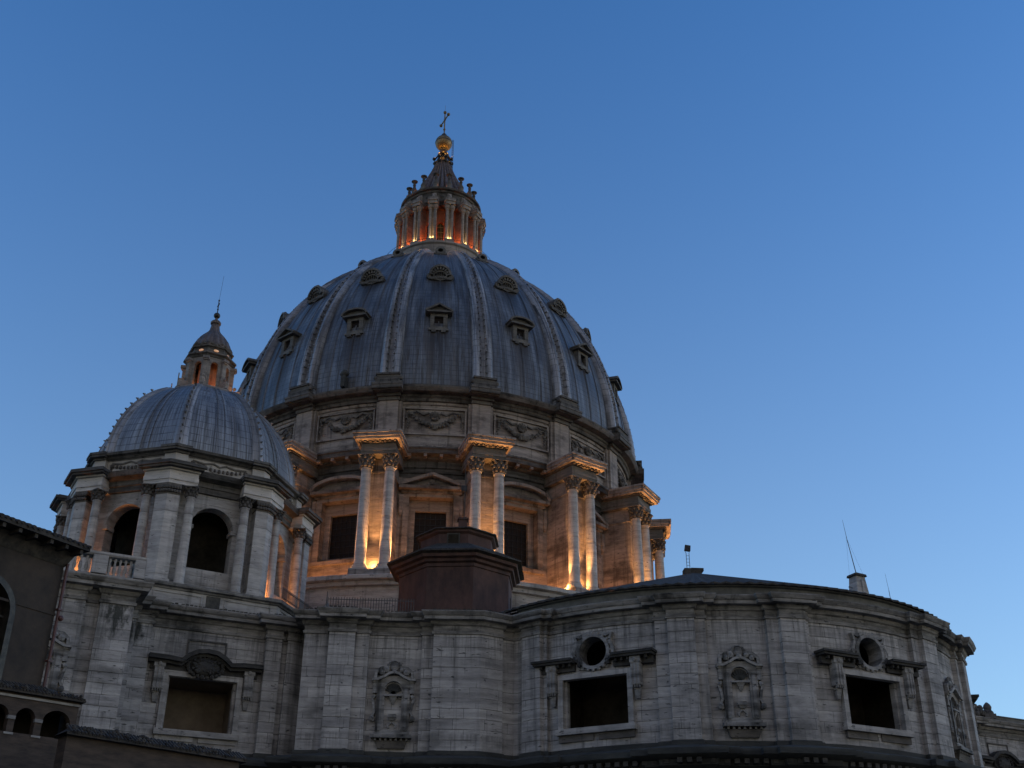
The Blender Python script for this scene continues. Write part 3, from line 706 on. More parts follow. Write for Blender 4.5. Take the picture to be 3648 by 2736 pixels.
at2 = MB(); octl(at2, [(8.85, -20.52), (9.0, -20.45), (9.15, -20.3), (9.4, -20.2), (9.45, -20.0), (9.2, -19.9), (8.6, -19.75)])
at2.build('attic_cornice', M_GRIME_SHADE, tower, smooth=20)
cv = MB(); y = -8.8*c225
pts = [(-2.0+4*i/12, -21.0-.28*(1-((i-6)/6)**2)) for i in range(13)]
for i, (x, z) in enumerate(pts): cv.blob(x, y-.06, z, .13); cv.blob(x, y-.04, z+.12, .09)
cv.ribbon([(-2.1, -20.75), (-1.2, -20.85), (-.5, -20.7), (0, -20.9), (.5, -20.7), (1.2, -20.85), (2.1, -20.75)], .06, y-.09, y+.05)
for sx in (-1, 1):
    for q in range(4): cv.blob(sx*2.15, y-.05, -20.9-.14*q, .1)
cvo = cv.build('attic_relief', M_CARVE, tower, (0, 0, 0), PM+t8)
for k in range(1, 8): dup(cvo, rz=PM+(k+.5)*pi/4)
# shell
def rm(z): return 8.25*sqrt(max(0, 1-((z+19.8)/9.0)**1.85))
mp = [(8.7, -19.85)]+[(rm(z), z) for z in [-19.8+i*.32 for i in range(26)]]
al2 = [0.]
for (a, b), (c, d_) in zip(mp, mp[1:]): al2.append(al2[-1]+sqrt((a-c)**2+(b-d_)**2))
def vl2(z):
    for i in range(len(mp)-1):
        if mp[i][1] <= z <= mp[i+1][1]: return al2[i]+(al2[i+1]-al2[i])*(z-mp[i][1])/(mp[i+1][1]-mp[i][1])
    return 0
def muv(x, y, z): return (((math.atan2(x, -y)-PM) % (2*pi))*25, vl2(z))
M_LEAD2 = lead('lead_small_dome_sheets', [], base=(.31, .33, .345), dk=(.17, .182, .195), roww=3.0, rowh=.68)
msh = MB(); octl(msh, mp); small = msh.build('small_dome_shell', M_LEAD2, bas, OM, uv=muv, smooth=30)
rb = MB(); vs = []; fs = []
sec = [(-.55, -.1), (-.55, .1), (-.38, .2), (-.14, .16), (-.1, .3), (.1, .3), (.14, .16), (.38, .2), (.55, .1), (.55, -.1)]
for i, (r, z) in enumerate(mp):
    w = 1-.45*i/len(mp); vs += [(t*w, -(r+h)+abs(t)*w*math.tan(t8), z) for t, h in sec]
L = len(sec)
for i in range(len(mp)-1):
    for j in range(L-1): fs.append((i*L+j, i*L+j+1, (i+1)*L+j+1, (i+1)*L+j))
rb.add(vs, fs)
for i in range(3, 25, 2):
    r, z = mp[i]
    rb.add([(-.07, -r-.2, z), (.07, -r-.2, z), (.07, -r-.42, z+.16), (-.07, -r-.42, z+.16), (-.07, -r-.2, z+.22), (.07, -r-.2, z+.22)], [(0, 1, 2, 3), (3, 2, 5, 4), (0, 3, 4), (1, 5, 2)])
ro = rb.build('rib', M_RIB, small, (0, 0, 0), PM, uv=lambda x, y, z: (x+40, vl2(z)))
sq = MB()
for x0 in (-.35, .35):
    for (p, z), (q, w) in zip(mp, mp[1:]): sq.tube((x0*(p/8.5), -p*c225-.03, z), (x0*(q/8.5), -q*c225-.03, w), .07, 4)
sqo = sq.build('raised_seam', M_LEAD2, small, (0, 0, 0), PM+t8, uv=lambda x, y, z: (x+40, vl2(z)))
for k in range(1, 8): dup(ro, rz=PM+k*pi/4); dup(sqo, rz=PM+(k+.5)*pi/4)
# its lantern
sb = MB(); octl(sb, [(3.3, -12.0), (3.1, -11.35), (2.6, -11.3), (2.6, -11.1), (1.2, -11.05)])
sl_ = sb.build('small_lantern', M_LANT, bas, OM, smooth=20)
bd = MB(); h8 = 1.98*sin(t8); a8 = 1.98*c225
for k in range(8):
    bd.at(0, 0, 0, PM+(k+.5)*pi/4); bd.panel(-h8, h8, -11.1, -8.1, (arc(.32, -8.85, .32, 8), -11.0), y=-a8, dep=.3)
bd.build('lantern_body', M_LANT, sl_, smooth=20)
ci = MB().lathe([(.85, -11.1), (.85, -8.1)], 10); ci.build('lantern_core', M_LRED, sl_)
vb = MB(); vb.box(-.2, .2, -2.2, -1.8, -11.1, -8.3).box(-.26, .26, -2.4, -1.8, -8.5, -8.25).box(-.2,.2,-2.32,-1.8,-8.62,-8.5)
vb.extr([(-.16, -11.2), (.16, -11.2), (.16, -10.5), (-.16, -10.5)], -2.9, -2.2).sphere(0, -2.75, -10.75, .24, .7, 1, 1, 8, 6).sphere(0, -2.4, -10.2, .17, .7, 1, 1, 8, 6).tube((0, -2.95, -10.6), (0, -2.95, -10.0), .05)
vo = vb.build('scroll_buttress', M_LANT, sl_, (0, 0, 0), PM)
for k in range(1, 8): dup(vo, rz=PM+k*pi/4)
le2 = MB(); octl(le2, [(1.9, -8.15), (2.05, -8.1), (2.1, -7.95), (2.3, -7.85), (2.3, -7.72), (1.9, -7.66), (1.78, -7.6), (1.78, -7.05), (1.95, -7.0), (2.0, -6.88), (1.6, -6.8)])
le2.build('lantern_cornice', M_GRIME_SHADE, sl_, smooth=20)
gg = MB()
for q in range(34):
    a = 2*pi*q/34; gg.blob(*pol(1.66, a), -6.62+.1*cos(a*8), .17)
gg.build('carved_wreath', M_CARVE, sl_)
on = MB().lathe([(1.62, -6.85), (1.6, -6.5), (1.52, -6.25), (1.42, -6.0), (1.26, -5.62), (1.0, -5.26), (.76, -4.98), (.55, -4.72), (.42, -4.45), (.36, -4.1), (.33, -3.85), (.42, -3.8), (.44, -3.62), (.3, -3.45), (.12, -3.3), (.1, -3.1)], 64, lobes=16, amp=.08)
on.build('onion_cap', M_CONE, sl_)
bb = MB().sphere(0, 0, -2.87, .29, n=16, m=10).tube((0, 0, -2.65), (0, 0, -1.25), .05).tube((-.12, .3, -1.75), (.12, -.3, -1.75), .06)
bb.sphere(0, 0, -1.25, .09, n=6, m=4).tube((0, 0, -1.25), (.1, 0, 1.4), .012, 4).sphere(0, 0, -2.2, .09, n=6, m=4)
bb.build('ball_and_cross', M_DBRONZE, sl_)
for k in range(8):
    if k % 2 == 0: pass
ov = MB()
for k in (0, 7, 1, 6):
    ov.at(0, 0, 0, PM+(k+.5)*pi/4); ov.sphere(0, -1.82*c225, -7.33, .2, 1.2, .25, .6, 10, 6)
ov.build('lit_oval_window', emis('lit_oval_glass', (1, .36, .08), .32), sl_)

# ================================================================== ATTIC WALL OF THE CHURCH (left block, wall, canted bay, apse, and mirrored west side)
A = (-16.38, -62.37); D = (.93706, .34916); Nn = (.34916, -.93706)
def lw(s, o=0.): return (A[0]+D[0]*s+Nn[0]*o, A[1]+D[1]*s+Nn[1]*o)
AZL = math.atan2(Nn[0], -Nn[1])
AC = (19.97, -49.0)
def ap_(deg, r): return pol(r, R_(deg), *AC)
OPEN = []                                          # (first strip index, last, z0, z1)
poly = []
def P(*pts): poly.extend(pts)
def opening(pts, z0, z1): i = len(poly)-1; poly.extend(pts); OPEN.append((i, len(poly)-1, z0, z1))
P(lw(-15, 3.7), lw(-9.2, 3.7), lw(-9.2, 3.35), lw(-8.4, 3.35), lw(-8.4, 3.7), lw(-4.42, 3.7), lw(-4.42, 3.3), lw(-3.62, 3.3), lw(-3.62, 3.7), lw(-1.74, 3.7), lw(-1.74, 1.2), lw(-1.2, 1.2), lw(-1.2, .45), lw(-.12, .45), lw(-.12, 0))
P(lw(1.25)); opening([lw(5.45)], -43.0, -39.9)
P(lw(6.88), lw(6.88, .55), lw(7.86, .55), lw(7.86, .2), lw(8.25, .2), lw(8.25, .5), lw(8.6, .5))
F2 = [(-7.3, -59.1), (-7.3, -61.75), (-5.75, -61.75), (-5.75, -62.35), (-4.15, -62.35), (-4.15, -62.05), (-3.3, -62.05), (-3.3, -61.7), (-.02, -61.7), (-.02, -62.0), (.68, -62.0), (.68, -62.4), (3.62, -62.55), (5.02, -61.85), (5.02, -61.5), (5.75, -61.25)]
P(*F2)
def arcp(a0, a1, r, step=1.4):
    n = max(1, int(abs(a1-a0)/step)); return [ap_(a0+(a1-a0)*i/n, r) for i in range(n+1)]
RW, RH, RP = 18.35, 18.66, 18.97
P(*arcp(-48.5, -47.0, RH), *arcp(-46.6, -42.3, RP), *arcp(-42.2, -41.4, RH))
def bay(c, first):
    z0, z1 = -42.88, -40.0
    P(*arcp(c-10 if first else c-13.0, c-6.65, RW))
    opening(arcp(c-6.65, c-2.9, RW)[1:], z0, z1); i0 = len(poly)-1
    P(*arcp(c-2.9, c+2.9, RW)[1:]); OPEN.append((i0, len(poly)-1, z0, z1)); OPEN.append((i0, len(poly)-1, -39.35, -37.6))
    opening(arcp(c+2.9, c+6.65, RW)[1:], z0, z1); P(*arcp(c+6.65, c+12.0, RW)[1:])
def nichebay(c):
    P(*arcp(c-14.7, c-12.4, RH), *arcp(c-12.3, c-7.5, RP), *arcp(c-7.4, c-5.6, RH), *arcp(c-5.5, c+5.5, RW), *arcp(c+5.6, c+7.8, RH), *arcp(c+7.9, c+12.7, RP), *arcp(c+12.8, c+13.6, RH))
bay(-31.6, True); nichebay(-4.9); bay(21.6, False); nichebay(48.1); bay(74.8, False)
P(*arcp(88, 91, RH), *arcp(91.1, 95, RP))
ax = Vector((AC[0], AC[1])).normalized()          # symmetry axis of the apse
def mir(p):
    v = Vector(p); q = 2*ax*(v.dot(ax))-v; return (q.x, q.y)
FD = Vector((-AC[1], AC[0])).normalized(); FN = Vector((ax.x, ax.y)); FC = Vector((49.5, -34.88))   # far wall, west of the apse
def fw_(s_, o=0.): q = FC+FD*s_+FN*o; return (q.x, q.y)
P(fw_(-6.2), fw_(-4.0), fw_(-4.0, .45), fw_(-2.45, .45), fw_(-2.45), fw_(-2.1)); opening([fw_(2.1)], -43.0, -39.9); P(fw_(4), fw_(4, .45), fw_(5.2, .45), fw_(5.2), fw_(30))
back = [(62, 40), (-30, 45), (-48, -20), lw(-22, 3.7), lw(-15.4, 3.7)]
zs = [-58.3, -44.2, -43.0, -42.88, -40.0, -39.9, -39.35, -37.6, -36.85]
wm = MB(); n = len(poly)
for i in range(n-1):
    for j in range(len(zs)-1):
        zc = (zs[j]+zs[j+1])/2
        if any(a <= i < b and z0 < zc < z1 for a, b, z0, z1 in OPEN): continue
        (x, y), (X, Y) = poly[i], poly[i+1]
        wm.add([(x, y, zs[j]), (X, Y, zs[j]), (X, Y, zs[j+1]), (x, y, zs[j+1])], [(0, 1, 2, 3)])
allp = poly+back
for a, b in zip([poly[-1]]+back, back+[poly[0]]):
    wm.add([(*a, -58.3), (*b, -58.3), (*b, -35.6), (*a, -35.6)], [(0, 1, 2, 3)])
cum = {}; acc_ = 0.
for a, b in zip(allp, allp[1:]+[allp[0]]):
    cum.setdefault((round(a[0], 3), round(a[1], 3)), acc_); acc_ += sqrt((a[0]-b[0])**2+(a[1]-b[1])**2)
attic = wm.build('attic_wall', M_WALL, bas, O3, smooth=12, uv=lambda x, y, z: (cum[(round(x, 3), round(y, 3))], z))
cw = MB().sweep([(0, -37.02), (.09, -37.0), (.13, -36.86), (.03, -36.8), (.03, -36.5), (.14, -36.44), (.2, -36.34), (.24, -36.22), (.62, -36.2), (.64, -36.02), (.7, -35.98), (.82, -35.76), (.82, -35.7), (0, -35.66), (-.6, -35.64)], poly)
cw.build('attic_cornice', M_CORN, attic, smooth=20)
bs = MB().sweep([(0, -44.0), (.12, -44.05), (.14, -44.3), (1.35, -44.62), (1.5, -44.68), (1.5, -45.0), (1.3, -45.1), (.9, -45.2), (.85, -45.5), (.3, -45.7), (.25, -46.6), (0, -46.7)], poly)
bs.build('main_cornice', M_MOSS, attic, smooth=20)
dn = MB()                                         # blocks under both cornices
def along(step, fn, i0=0, i1=None):
    acc = 0
    for (x, y), (X, Y) in zip(poly[i0:i1], poly[i0+1:i1]):
        l = sqrt((X-x)**2+(Y-y)**2); a = math.atan2(Y-y, X-x); t = step-acc if acc else step/2
        while t < l: fn(x+(X-x)*t/l, y+(Y-y)*t/l, a); t += step
        acc = (acc+l) % step
along(.5, lambda x, y, a: (dn.at(x, y, 0, a), dn.box(-.14, .14, -1.25, -.3, -45.42, -45.16)))
dn.build('dentil_row', M_SOOT_SHADE, attic)['kind'] = 'stuff'
# roofs
from mathutils.geometry import tessellate_polygon
rf = MB(); dk_ = [Vector((x, y, 0)) for x, y in allp]
rf.add([(x, y, -35.72) for x, y in allp], [tuple(t) for t in tessellate_polygon([dk_])])
rf.build('roof_deck', M_ROOFGR, bas, O3)
te_ = MB()                                        # row of cover tiles along the edge of the left wall and the canted bay
i0 = [k for k, p in enumerate(poly) if p == lw(-.12, 0)][0]; i1 = [k for k, p in enumerate(poly) if p == F2[-1]][0]+1
along(.26, lambda x, y, a: (te_.at(x, y, 0, a), te_.box(-.09, .09, -.72, .3, -35.75, -35.6+random.uniform(-.02, .03))), i0, i1)
te_.sweep([(.62, -35.74), (.62, -35.68), (-1.5, -35.2)], poly[i0:i1])
te_.build('edge_tiles', M_TILE, bas, O3)
par = MB().lathe([(18.55, -35.75), (18.6, -35.6), (18.15, -35.5), (18.1, -34.95), (18.3, -34.9), (18.3, -34.8)], 90, R_(-50), R_(98), *AC)
par.build('apse_parapet', M_ROOFGR, bas, O3)
cn = MB(); ns = 150; vs = []
for i in range(ns+1):
    a = R_(-58)+R_(166)*i/ns; k = 18.45+(.1 if i % 2 else 0); x, y = pol(k, a, *AC); vs += [(x, y, -34.84), (x, y, -34.76+(.06 if i % 2 else 0))]
apx = len(vs); vs.append((20.4, -50.0, -28.25))
cn.add(vs, [(2*i, 2*i+2, 2*i+3, 2*i+1) for i in range(ns)]+[(2*i+1, 2*i+3, apx) for i in range(ns)])
w0 = pol(18.4, R_(-58), *AC); w1 = pol(18.4, R_(108), *AC); bk = (9.5, -23.5)
cn.add([(20.4, -50, -28.25), (*w0, -34.8), (bk[0]-17, bk[1]-7, -34.8), (*bk, -28.25), (bk[0]+17, bk[1]+7, -34.8), (*w1, -34.8)], [(0, 3, 2, 1), (0, 5, 4, 3)])
cn.build('apse_roof', M_TILE, bas, O3, smooth=20)
kn = MB().at(20.35, -50.1).box(-.75, .55, -.4, .4, -28.55, -28.05).box(-.2, .75, -.3, .3, -28.2, -27.98); kn.build('ridge_cap', M_TILE, bas, O3)

# windows of the attic wall
def win_parts(left):
    m = MB(); hw = 2.1; zt, zb = (-39.9, -43.0) if left else (-40.0, -42.88); y = -.16
    m.box(-hw-.3, -hw+.02, y, .35, zb-.02, zt+.3).box(hw-.02, hw+.3, y, .35, zb-.02, zt+.3).box(-hw-.3, hw+.3, y-.02, .3, zt+.02, zt+.34)
    m.box(-hw-.42, hw+.42, y-.14, .35, zb-.34, zb)
    m.box(-hw-.02, -hw+.16, .2, .6, zb, zt).box(hw-.16, hw+.02, .2, .6, zb, zt)
    return m
def hood(left, side=0):
    m = MB(); y = -.1
    if left:
        z = -39.1
        m.box(-3.25, 3.25, -.18, .1, z-.45, z-.1)
        a = [(-3.45, z+.2), (-2.3, z+.18), (-1.5, z+.1), (-1.1, z+.45), (-.6, z+.72), (0, z+.8), (.6, z+.72), (1.1, z+.45), (1.5, z+.1), (2.3, z+.18), (3.45, z+.2)]
        m.ribbon(a, .13, -.75, .1); m.ribbon([(x, q-.2) for x, q in a], .1, -.5, .1)
        m.sphere(0, -.2, z-.1, .95, 1, .45, .62, 16, 8)
        for q in range(22): m.blob(1.05*cos(q*.286), -.35, z-.12+.62*sin(q*.286), .14)
        for q in range(40): m.blob(random.uniform(-.8, .8), -.52, z-.12+random.uniform(-.4, .4), .1)
    else:
        z = -38.95
        for sx in (side,):
            m.box(min(sx*1.25, sx*3.75), max(sx*1.25, sx*3.75), -.16, .15, z-.55, z-.12)
            m.box(min(sx*1.2, sx*3.85), max(sx*1.2, sx*3.85), -.62, .2, z-.12, z+.02).box(min(sx*1.3, sx*3.95), max(sx*1.3, sx*3.95), -.72, .2, z+.02, z+.16)
            for q in range(6): m.box(sx*(1.5+q*.38)-.07, sx*(1.5+q*.38)+.07, -.45, .1, z-.3, z-.12)
            m.ribbon([(sx*1.3, z+.2), (sx*.9, z-.1), (sx*.95, z-.35)], .12, -.3, .1)
    return m
def bracket():
    m = MB(); m.box(-.28, .28, -.42, .1, -40.75, -39.15).box(-.33, .33, -.46, .1, -39.45, -39.1)
    m.box(-.05, .05, -.47, -.42, -40.7, -39.5).box(-.25, -.17, -.46, -.42, -40.7, -39.5).box(.17, .25, -.46, -.42, -40.7, -39.5)
    for q in range(4): m.box(-.24+q*.14, -.18+q*.14, -.4, -.2, -40.9, -40.75)
    m.sphere(0, -.45, -39.3, .14, n=8, m=5)
    m.tbox(-.2, .2, -.2, .05, -41.5, -40.9, .08)
    return m
def oculus():
    m = MB(); zc = -38.47; r = .9; n_ = 28; vs = []; y = -.1
    m.lathe([(r, 0)], 3) if False else None
    ring = [(r*sin(2*pi*i/n_), r*cos(2*pi*i/n_)) for i in range(n_)]
    for i in range(n_):
        (a, b), (c, d_) = ring[i], ring[(i+1) % n_]; t = max(abs(a), abs(b)); s_ = max(abs(c), abs(d_))
        A2 = (a/t*1.02, b/t*1.02); B2 = (c/s_*1.02, d_/s_*1.02)
        m.add([(a, y, zc+b), (c, y, zc+d_), (B2[0], y, zc+B2[1]), (A2[0], y, zc+A2[1])], [(0, 1, 2, 3)])
        m.add([(a, y, zc+b), (c, y, zc+d_), (c, .9, zc+d_), (a, .9, zc+b)], [(0, 1, 2, 3)])
    m.box(-1.02, 1.02, -.09, .25, zc-1.0, zc-.99)
    m.ribbon([(.98*sin(2*pi*i/28), zc+.98*cos(2*pi*i/28)) for i in range(29)], .1, -.3, .05)
    for i in range(20):
        a = 2*pi*i/20; m.blob(1.12*sin(a), -.22, zc+1.12*cos(a), .11)
    for sx in (-1, 1): m.ribbon([(sx*1.15, zc-.5), (sx*1.3, zc), (sx*1.05, zc+.6), (sx*1.2, zc+1.0), (sx*.85, zc+.95), (sx*.4, zc+1.12), (0, zc+1.05)], .1, -.26, .05)
    return m
def wroom(zt, zb, mat, parent, hw=2.12, dep=3.2):
    m = MB(); m.add([(-hw, .3, zb), (hw, .3, zb), (hw, .3, zt), (-hw, .3, zt), (-hw, dep, zb-1), (hw, dep, zb-1), (hw, dep, zt), (-hw, dep, zt)], [(0, 1, 5, 4), (1, 2, 6, 5), (2, 3, 7, 6), (3, 0, 4, 7), (4, 5, 6, 7)])
    return m.build('window_recess', mat, parent)
def sillpan():
    m = MB()
    for x0, x1 in ((-2.4, -.15), (.15, 2.4)): m.box(x0, x1, -.1, .05, -43.62, -43.24)
    return m
def attic_window(x, y, a, left, lab):
    w = win_parts(left).build('attic_window', M_TRAV, bas, (x, y, Z0), a, label=lab)
    for sd_ in ((0,) if left else (-1, 1)): hood(left, sd_).build('window_hood', M_SOOT_SHADE, w)
    for sx in (-1, 1):
        b_ = bracket().build('bracket', M_ORN, w, (sx*2.72, 0, 0))
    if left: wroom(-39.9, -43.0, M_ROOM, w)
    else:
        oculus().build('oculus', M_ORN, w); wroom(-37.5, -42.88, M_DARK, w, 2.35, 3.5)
    sillpan().build('sill_panel', M_CARVE if not left else M_TRAV, w)
    return w
c_ = lw(3.35); attic_window(c_[0], c_[1], AZL, True, 'wide attic window with a shell over it, left of the canted bay')
for c, lab in ((-31.6, 'wide attic window with an oculus, left one of the apse'), (21.6, 'wide attic window with an oculus, middle one of the apse'), (74.8, 'wide attic window with an oculus, hidden side of the apse')):
    q = ap_(c, RW-.02); attic_window(q[0], q[1], R_(c), False, lab)
qm = fw_(0); FAZ = math.atan2(FD.y, FD.x); attic_window(qm[0], qm[1], FAZ, True, 'wide attic window at the far right, mostly cut off')
# sunk panel over the left-hand windows
def sunk():
    m = MB(); m.box(-1.2, 1.2, -.08, .05, -37.62, -37.52).box(-1.2, -1.12, -.08, .05, -38.6, -37.62).box(1.12, 1.2, -.08, .05, -38.6, -37.62); return m
sunk().build('sunk_panel', M_GRIME_SHADE, bas, (c_[0], c_[1], Z0), AZL); sunk().build('sunk_panel', M_GRIME_SHADE, bas, (qm[0], qm[1], Z0), FAZ)

# niches
def niche():
    m = MB(); z = -40.0
    m.panel(-.98, .98, -43.0, -39.55, (arc(.52, -40.35, .5, 12), -42.75), y=-.2, dep=.19)
    m.box(-1.0, -.98, -.2, .05, -43.0, -39.6).box(.98, 1.0, -.2, .05, -43.0, -39.6)
    for sx in (-1, 1):
        m.box(min(sx*.66, sx*.86), max(sx*.66, sx*.86), -.27, -.18, -42.8, -40.2)
        m.box(min(sx*.98, sx*1.25), max(sx*.98, sx*1.25), -.24, .05, -40.6, -39.95).box(min(sx*.95, sx*1.3), max(sx*.95, sx*1.3), -.32, .05, -39.95, -39.83)
        m.ribbon([(sx*1.1, -40.7), (sx*1.25, -40.95), (sx*1.15, -41.3), (sx*1.08, -41.7), (sx*1.25, -42.0), (sx*1.1, -42.25)], .08, -.2, .05)
        m.blob(sx*1.2, -.15, -40.85, .14).blob(sx*1.22, -.15, -42.1, .17)
        m.ribbon([(sx*1.35, -39.8), (sx*.95, -39.78), (sx*.6, -39.62), (sx*.3, -39.42), (sx*.05, -39.35)], .07, -.45, .05)
        m.ribbon([(sx*1.12, -39.7), (sx*1.1, -39.35), (sx*.8, -39.1), (sx*.4, -39.05)], .09, -.35, .05)
        m.blob(sx*.75, -.25, -39.35, .2).blob(sx*.45, -.25, -39.2, .17).blob(sx*.95, -.2, -39.25, .15)
    m.sphere(0, -.12, -38.95, .3, 1, .6, 1.1, 10, 6).blob(0, -.3, -39.3, .18)
    for q in range(9): m.blob(.38*cos(q*.4), -.15, -39.0+.34*sin(q*.4), .11)
    m.box(-.52, .52, -.34, -.05, -40.78, -40.68).tbox(-.24, .24, -.3, -.05, -41.25, -40.78, .2)
    m.box(-.25, .25, -.28, -.05, -42.05, -41.85).tbox(-.22, .22, -.24, -.05, -42.2, -42.05, .08)
    for sx in (-1, 1): m.ribbon([(sx*.05, -42.3), (sx*.25, -42.5), (sx*.2, -42.65)], .05, -.16, -.03)
    m.box(-1.05, 1.05, -.3, .05, -43.08, -42.9).box(-1.2, 1.2, -.55, .05, -43.28, -43.08)
    for q in range(7): m.box(-1.0+q*.31, -.88+q*.31, -.4, .05, -43.42, -43.28)
    return m
def shellbowl():
    m = MB(); m.extr([(x*.95, z_) for x, z_ in arc(.5, -40.4, .46, 12)][::-1]+[], -.04, -.02); 
    for i in range(7):
        a = pi*(i+.5)/7; m.ribbon([(0, -40.62), (-.44*cos(a), -40.42+.4*sin(a))], .05, -.1, -.03)
    return m
def corbel():
    m = MB(); m.tbox(-.95, .95, -.32, .05, -43.85, -43.42, .14); return m
NL = []
for (x, y, a, lab) in [(-1.64, -61.7, 0., 'carved blind niche on the canted bay'), (*ap_(-4.9, RW), R_(-4.9), 'carved blind niche on the apse front'), (*ap_(48.1, RW), R_(48.1), 'carved blind niche on the far curve of the apse'), (*lw(-6.1, 3.7), AZL, 'carved blind niche beside the red drainpipe')]:
    nn_ = niche().build('niche', M_ORN, bas, (x, y, Z0), a, label=lab)
    shellbowl().build('shell', M_MOSS, nn_); corbel().build('corbel', M_CARVE, nn_)

# balustrade on the left block
bl0 = MB().sweep([(.3, -35.66), (.3, -35.35), (.2, -35.3), (-.3, -35.3)], [lw(-15, 3.3), lw(-1.75, 3.3), lw(-1.75, .6)])
bl0.sweep([(-.3, -34.28), (-.3, -34.22), (.22, -34.2), (.3, -34.12), (.3, -33.98), (-.25, -33.95)], [lw(-15, 3.3), lw(-1.75, 3.3), lw(-1.75, .6)])
balu = bl0.build('balustrade', M_TRAV, bas, O3, smooth=20)
for s_ in (-1.75, -4.02, -8.8, -13):
    MB().at(*lw(s_, 3.35), 0, AZL).box(-.32 if s_ != -4.02 else -.42, .32 if s_ != -4.02 else .42, -.32, .3, -35.3, -34.2).build('pedestal', M_TRAV, balu)
MB().at(*lw(-1.75, .7), 0, AZL).box(-.3, .3, -.3, .3, -35.3, -34.2).build('pedestal', M_TRAV, balu)
bal = MB().lathe([(.1, -35.3), (.1, -35.2), (.055, -35.15), (.12, -34.95), (.11, -34.8), (.05, -34.5), (.08, -34.4), (.08, -34.25)], 8)
b0 = None
for s_ in [-1.75-.32-.2-.3*i for i in range(6)]+[-4.02-.72-.33*i for i in range(12)]+[-9.4-.33*i for i in range(9)]:
    x, y = lw(s_, 3.3)
    if b0 is None: b0 = bal.build('baluster', M_TRAV, balu, (x, y, 0))
    else: dup(b0, loc=(x, y, 0))
for q in range(6): x, y = lw(-1.75, 2.85-.34*q); dup(b0, loc=(x, y, 0))
# carved cresting where the far wall meets the apse
cq = MB()
for q in range(60):
    t = random.random(); x, y = fw_(-3.8+3.2*t, .1); cq.blob(x+random.uniform(-.15, .15), y, -35.2+random.random()*(1.5*(1-t)**1.6+.45), .22)
x, y = fw_(-.45, .1); cq.at(x, y).lathe([(.42, -35.6), (.46, -34.95), (.3, -34.75), (.36, -34.5), (.28, -34.3), (.12, -34.12), (0, -34.05)], 12).box(-.5, .5, -.4, .4, -35.5, -35.1)
cq.build('carved_cresting', M_CARVE, bas, O3)
fp = MB().sweep([(.05, -35.72), (.05, -35.2), (.12, -35.18), (.12, -35.1), (-.5, -35.05)], [fw_(-3.9), fw_(30)]); fp.build('roof_parapet', M_ROOFGR, bas, O3)

# ================================================================== stair turret
TX, TY = 2.55, -42.6; TP = R_(14)
def to(m, pr, n=8): return m.lathe(pr, n, ph=TP)
OT = (TX, TY, Z0)
tb = MB(); to(tb, [(4.75, -36), (4.75, -27.35), (4.85, -27.3), (4.85, -27.05), (5.1, -26.95), (5.15, -26.75), (5.45, -26.65), (5.5, -26.4)])
tur = tb.build('turret', M_PLAST, bas, OT, smooth=20, label='low red-brown octagonal turret with a tiled roof in front of the drum')
tr = MB(); to(tr, [(5.5, -26.42), (5.85, -26.3), (5.8, -26.16), (3.2, -24.9), (3.0, -24.85)])
for k in range(8):
    tr.at(0, 0, 0, TP+(k+.5)*pi/4)
    for i in range(-10, 11):
        x = i*.21; xa = min(1, 1)
        if abs(x) < 2.2: tr.tube((x, -5.38, -26.2), (x*.55, -2.9, -24.88), .055, 4)
tr.build('turret_roof', M_TILE, tur, smooth=20)
t2 = MB(); to(t2, [(3.1, -26), (3.1, -24.05), (3.2, -24.0), (3.35, -23.9), (3.4, -23.75)]); t2.build('turret_upper', M_PLAST, tur, smooth=20)
t3 = MB(); to(t3, [(3.4, -23.78), (3.6, -23.7), (3.55, -23.6), (0, -22.6)]); t3.build('turret_cap', M_TILE, tur, smooth=20)
t4 = MB().at(.35, -.9).box(-.35, .35, -.3, .3, -23.3, -22.15).box(-.45, .45, -.4, .4, -22.15, -22.03).box(-.3, .3, -.25, .25, -22.03, -21.9); t4.build('turret_chimney', M_PLAST, tur)
t5 = MB().at(0, 0, 0, TP-t8); t5.box(-.42, .42, -2.92, -2.86, -24.85, -24.15); t5.build('turret_window', M_DARK, tur)
t6 = MB().at(0, 0, 0, TP-t8); y = -3.1*c225
t6.box(-.52, -.42, y-.08, y+.1, -24.95, -24.1).box(.42, .52, y-.08, y+.1, -24.95, -24.1).box(-.52, .52, y-.08, y+.1, -24.1, -24.0).box(-.42, .42, y-.03, y+.02, -24.9, -24.12); t6.build('window_frame', M_DBRONZE, tur)
ts = MB().at(0, 0, 0, TP+3*t8); ts.box(-.2, .2, -4.75*c225-.03, -4.3, -29.9, -28.6); ts.build('turret_slit', M_DARK, tur)
aw = MB().tube((3.0, -44, -22.3), (3.0, -44, -16.2), .035, 4, .02); tag(aw.build('aerial', M_RAIL, None, O3), 'thin upright aerial rod above the red-brown turret', 'aerial')
xb = MB().at(2.95, -43.6, 0, 0).box(-.25, .25, -.15, .15, -19.6, -19.1); 
tag(xb.build('loudspeaker', M_IRON, None, O3), 'small black box on the aerial rod before the drum', 'box')

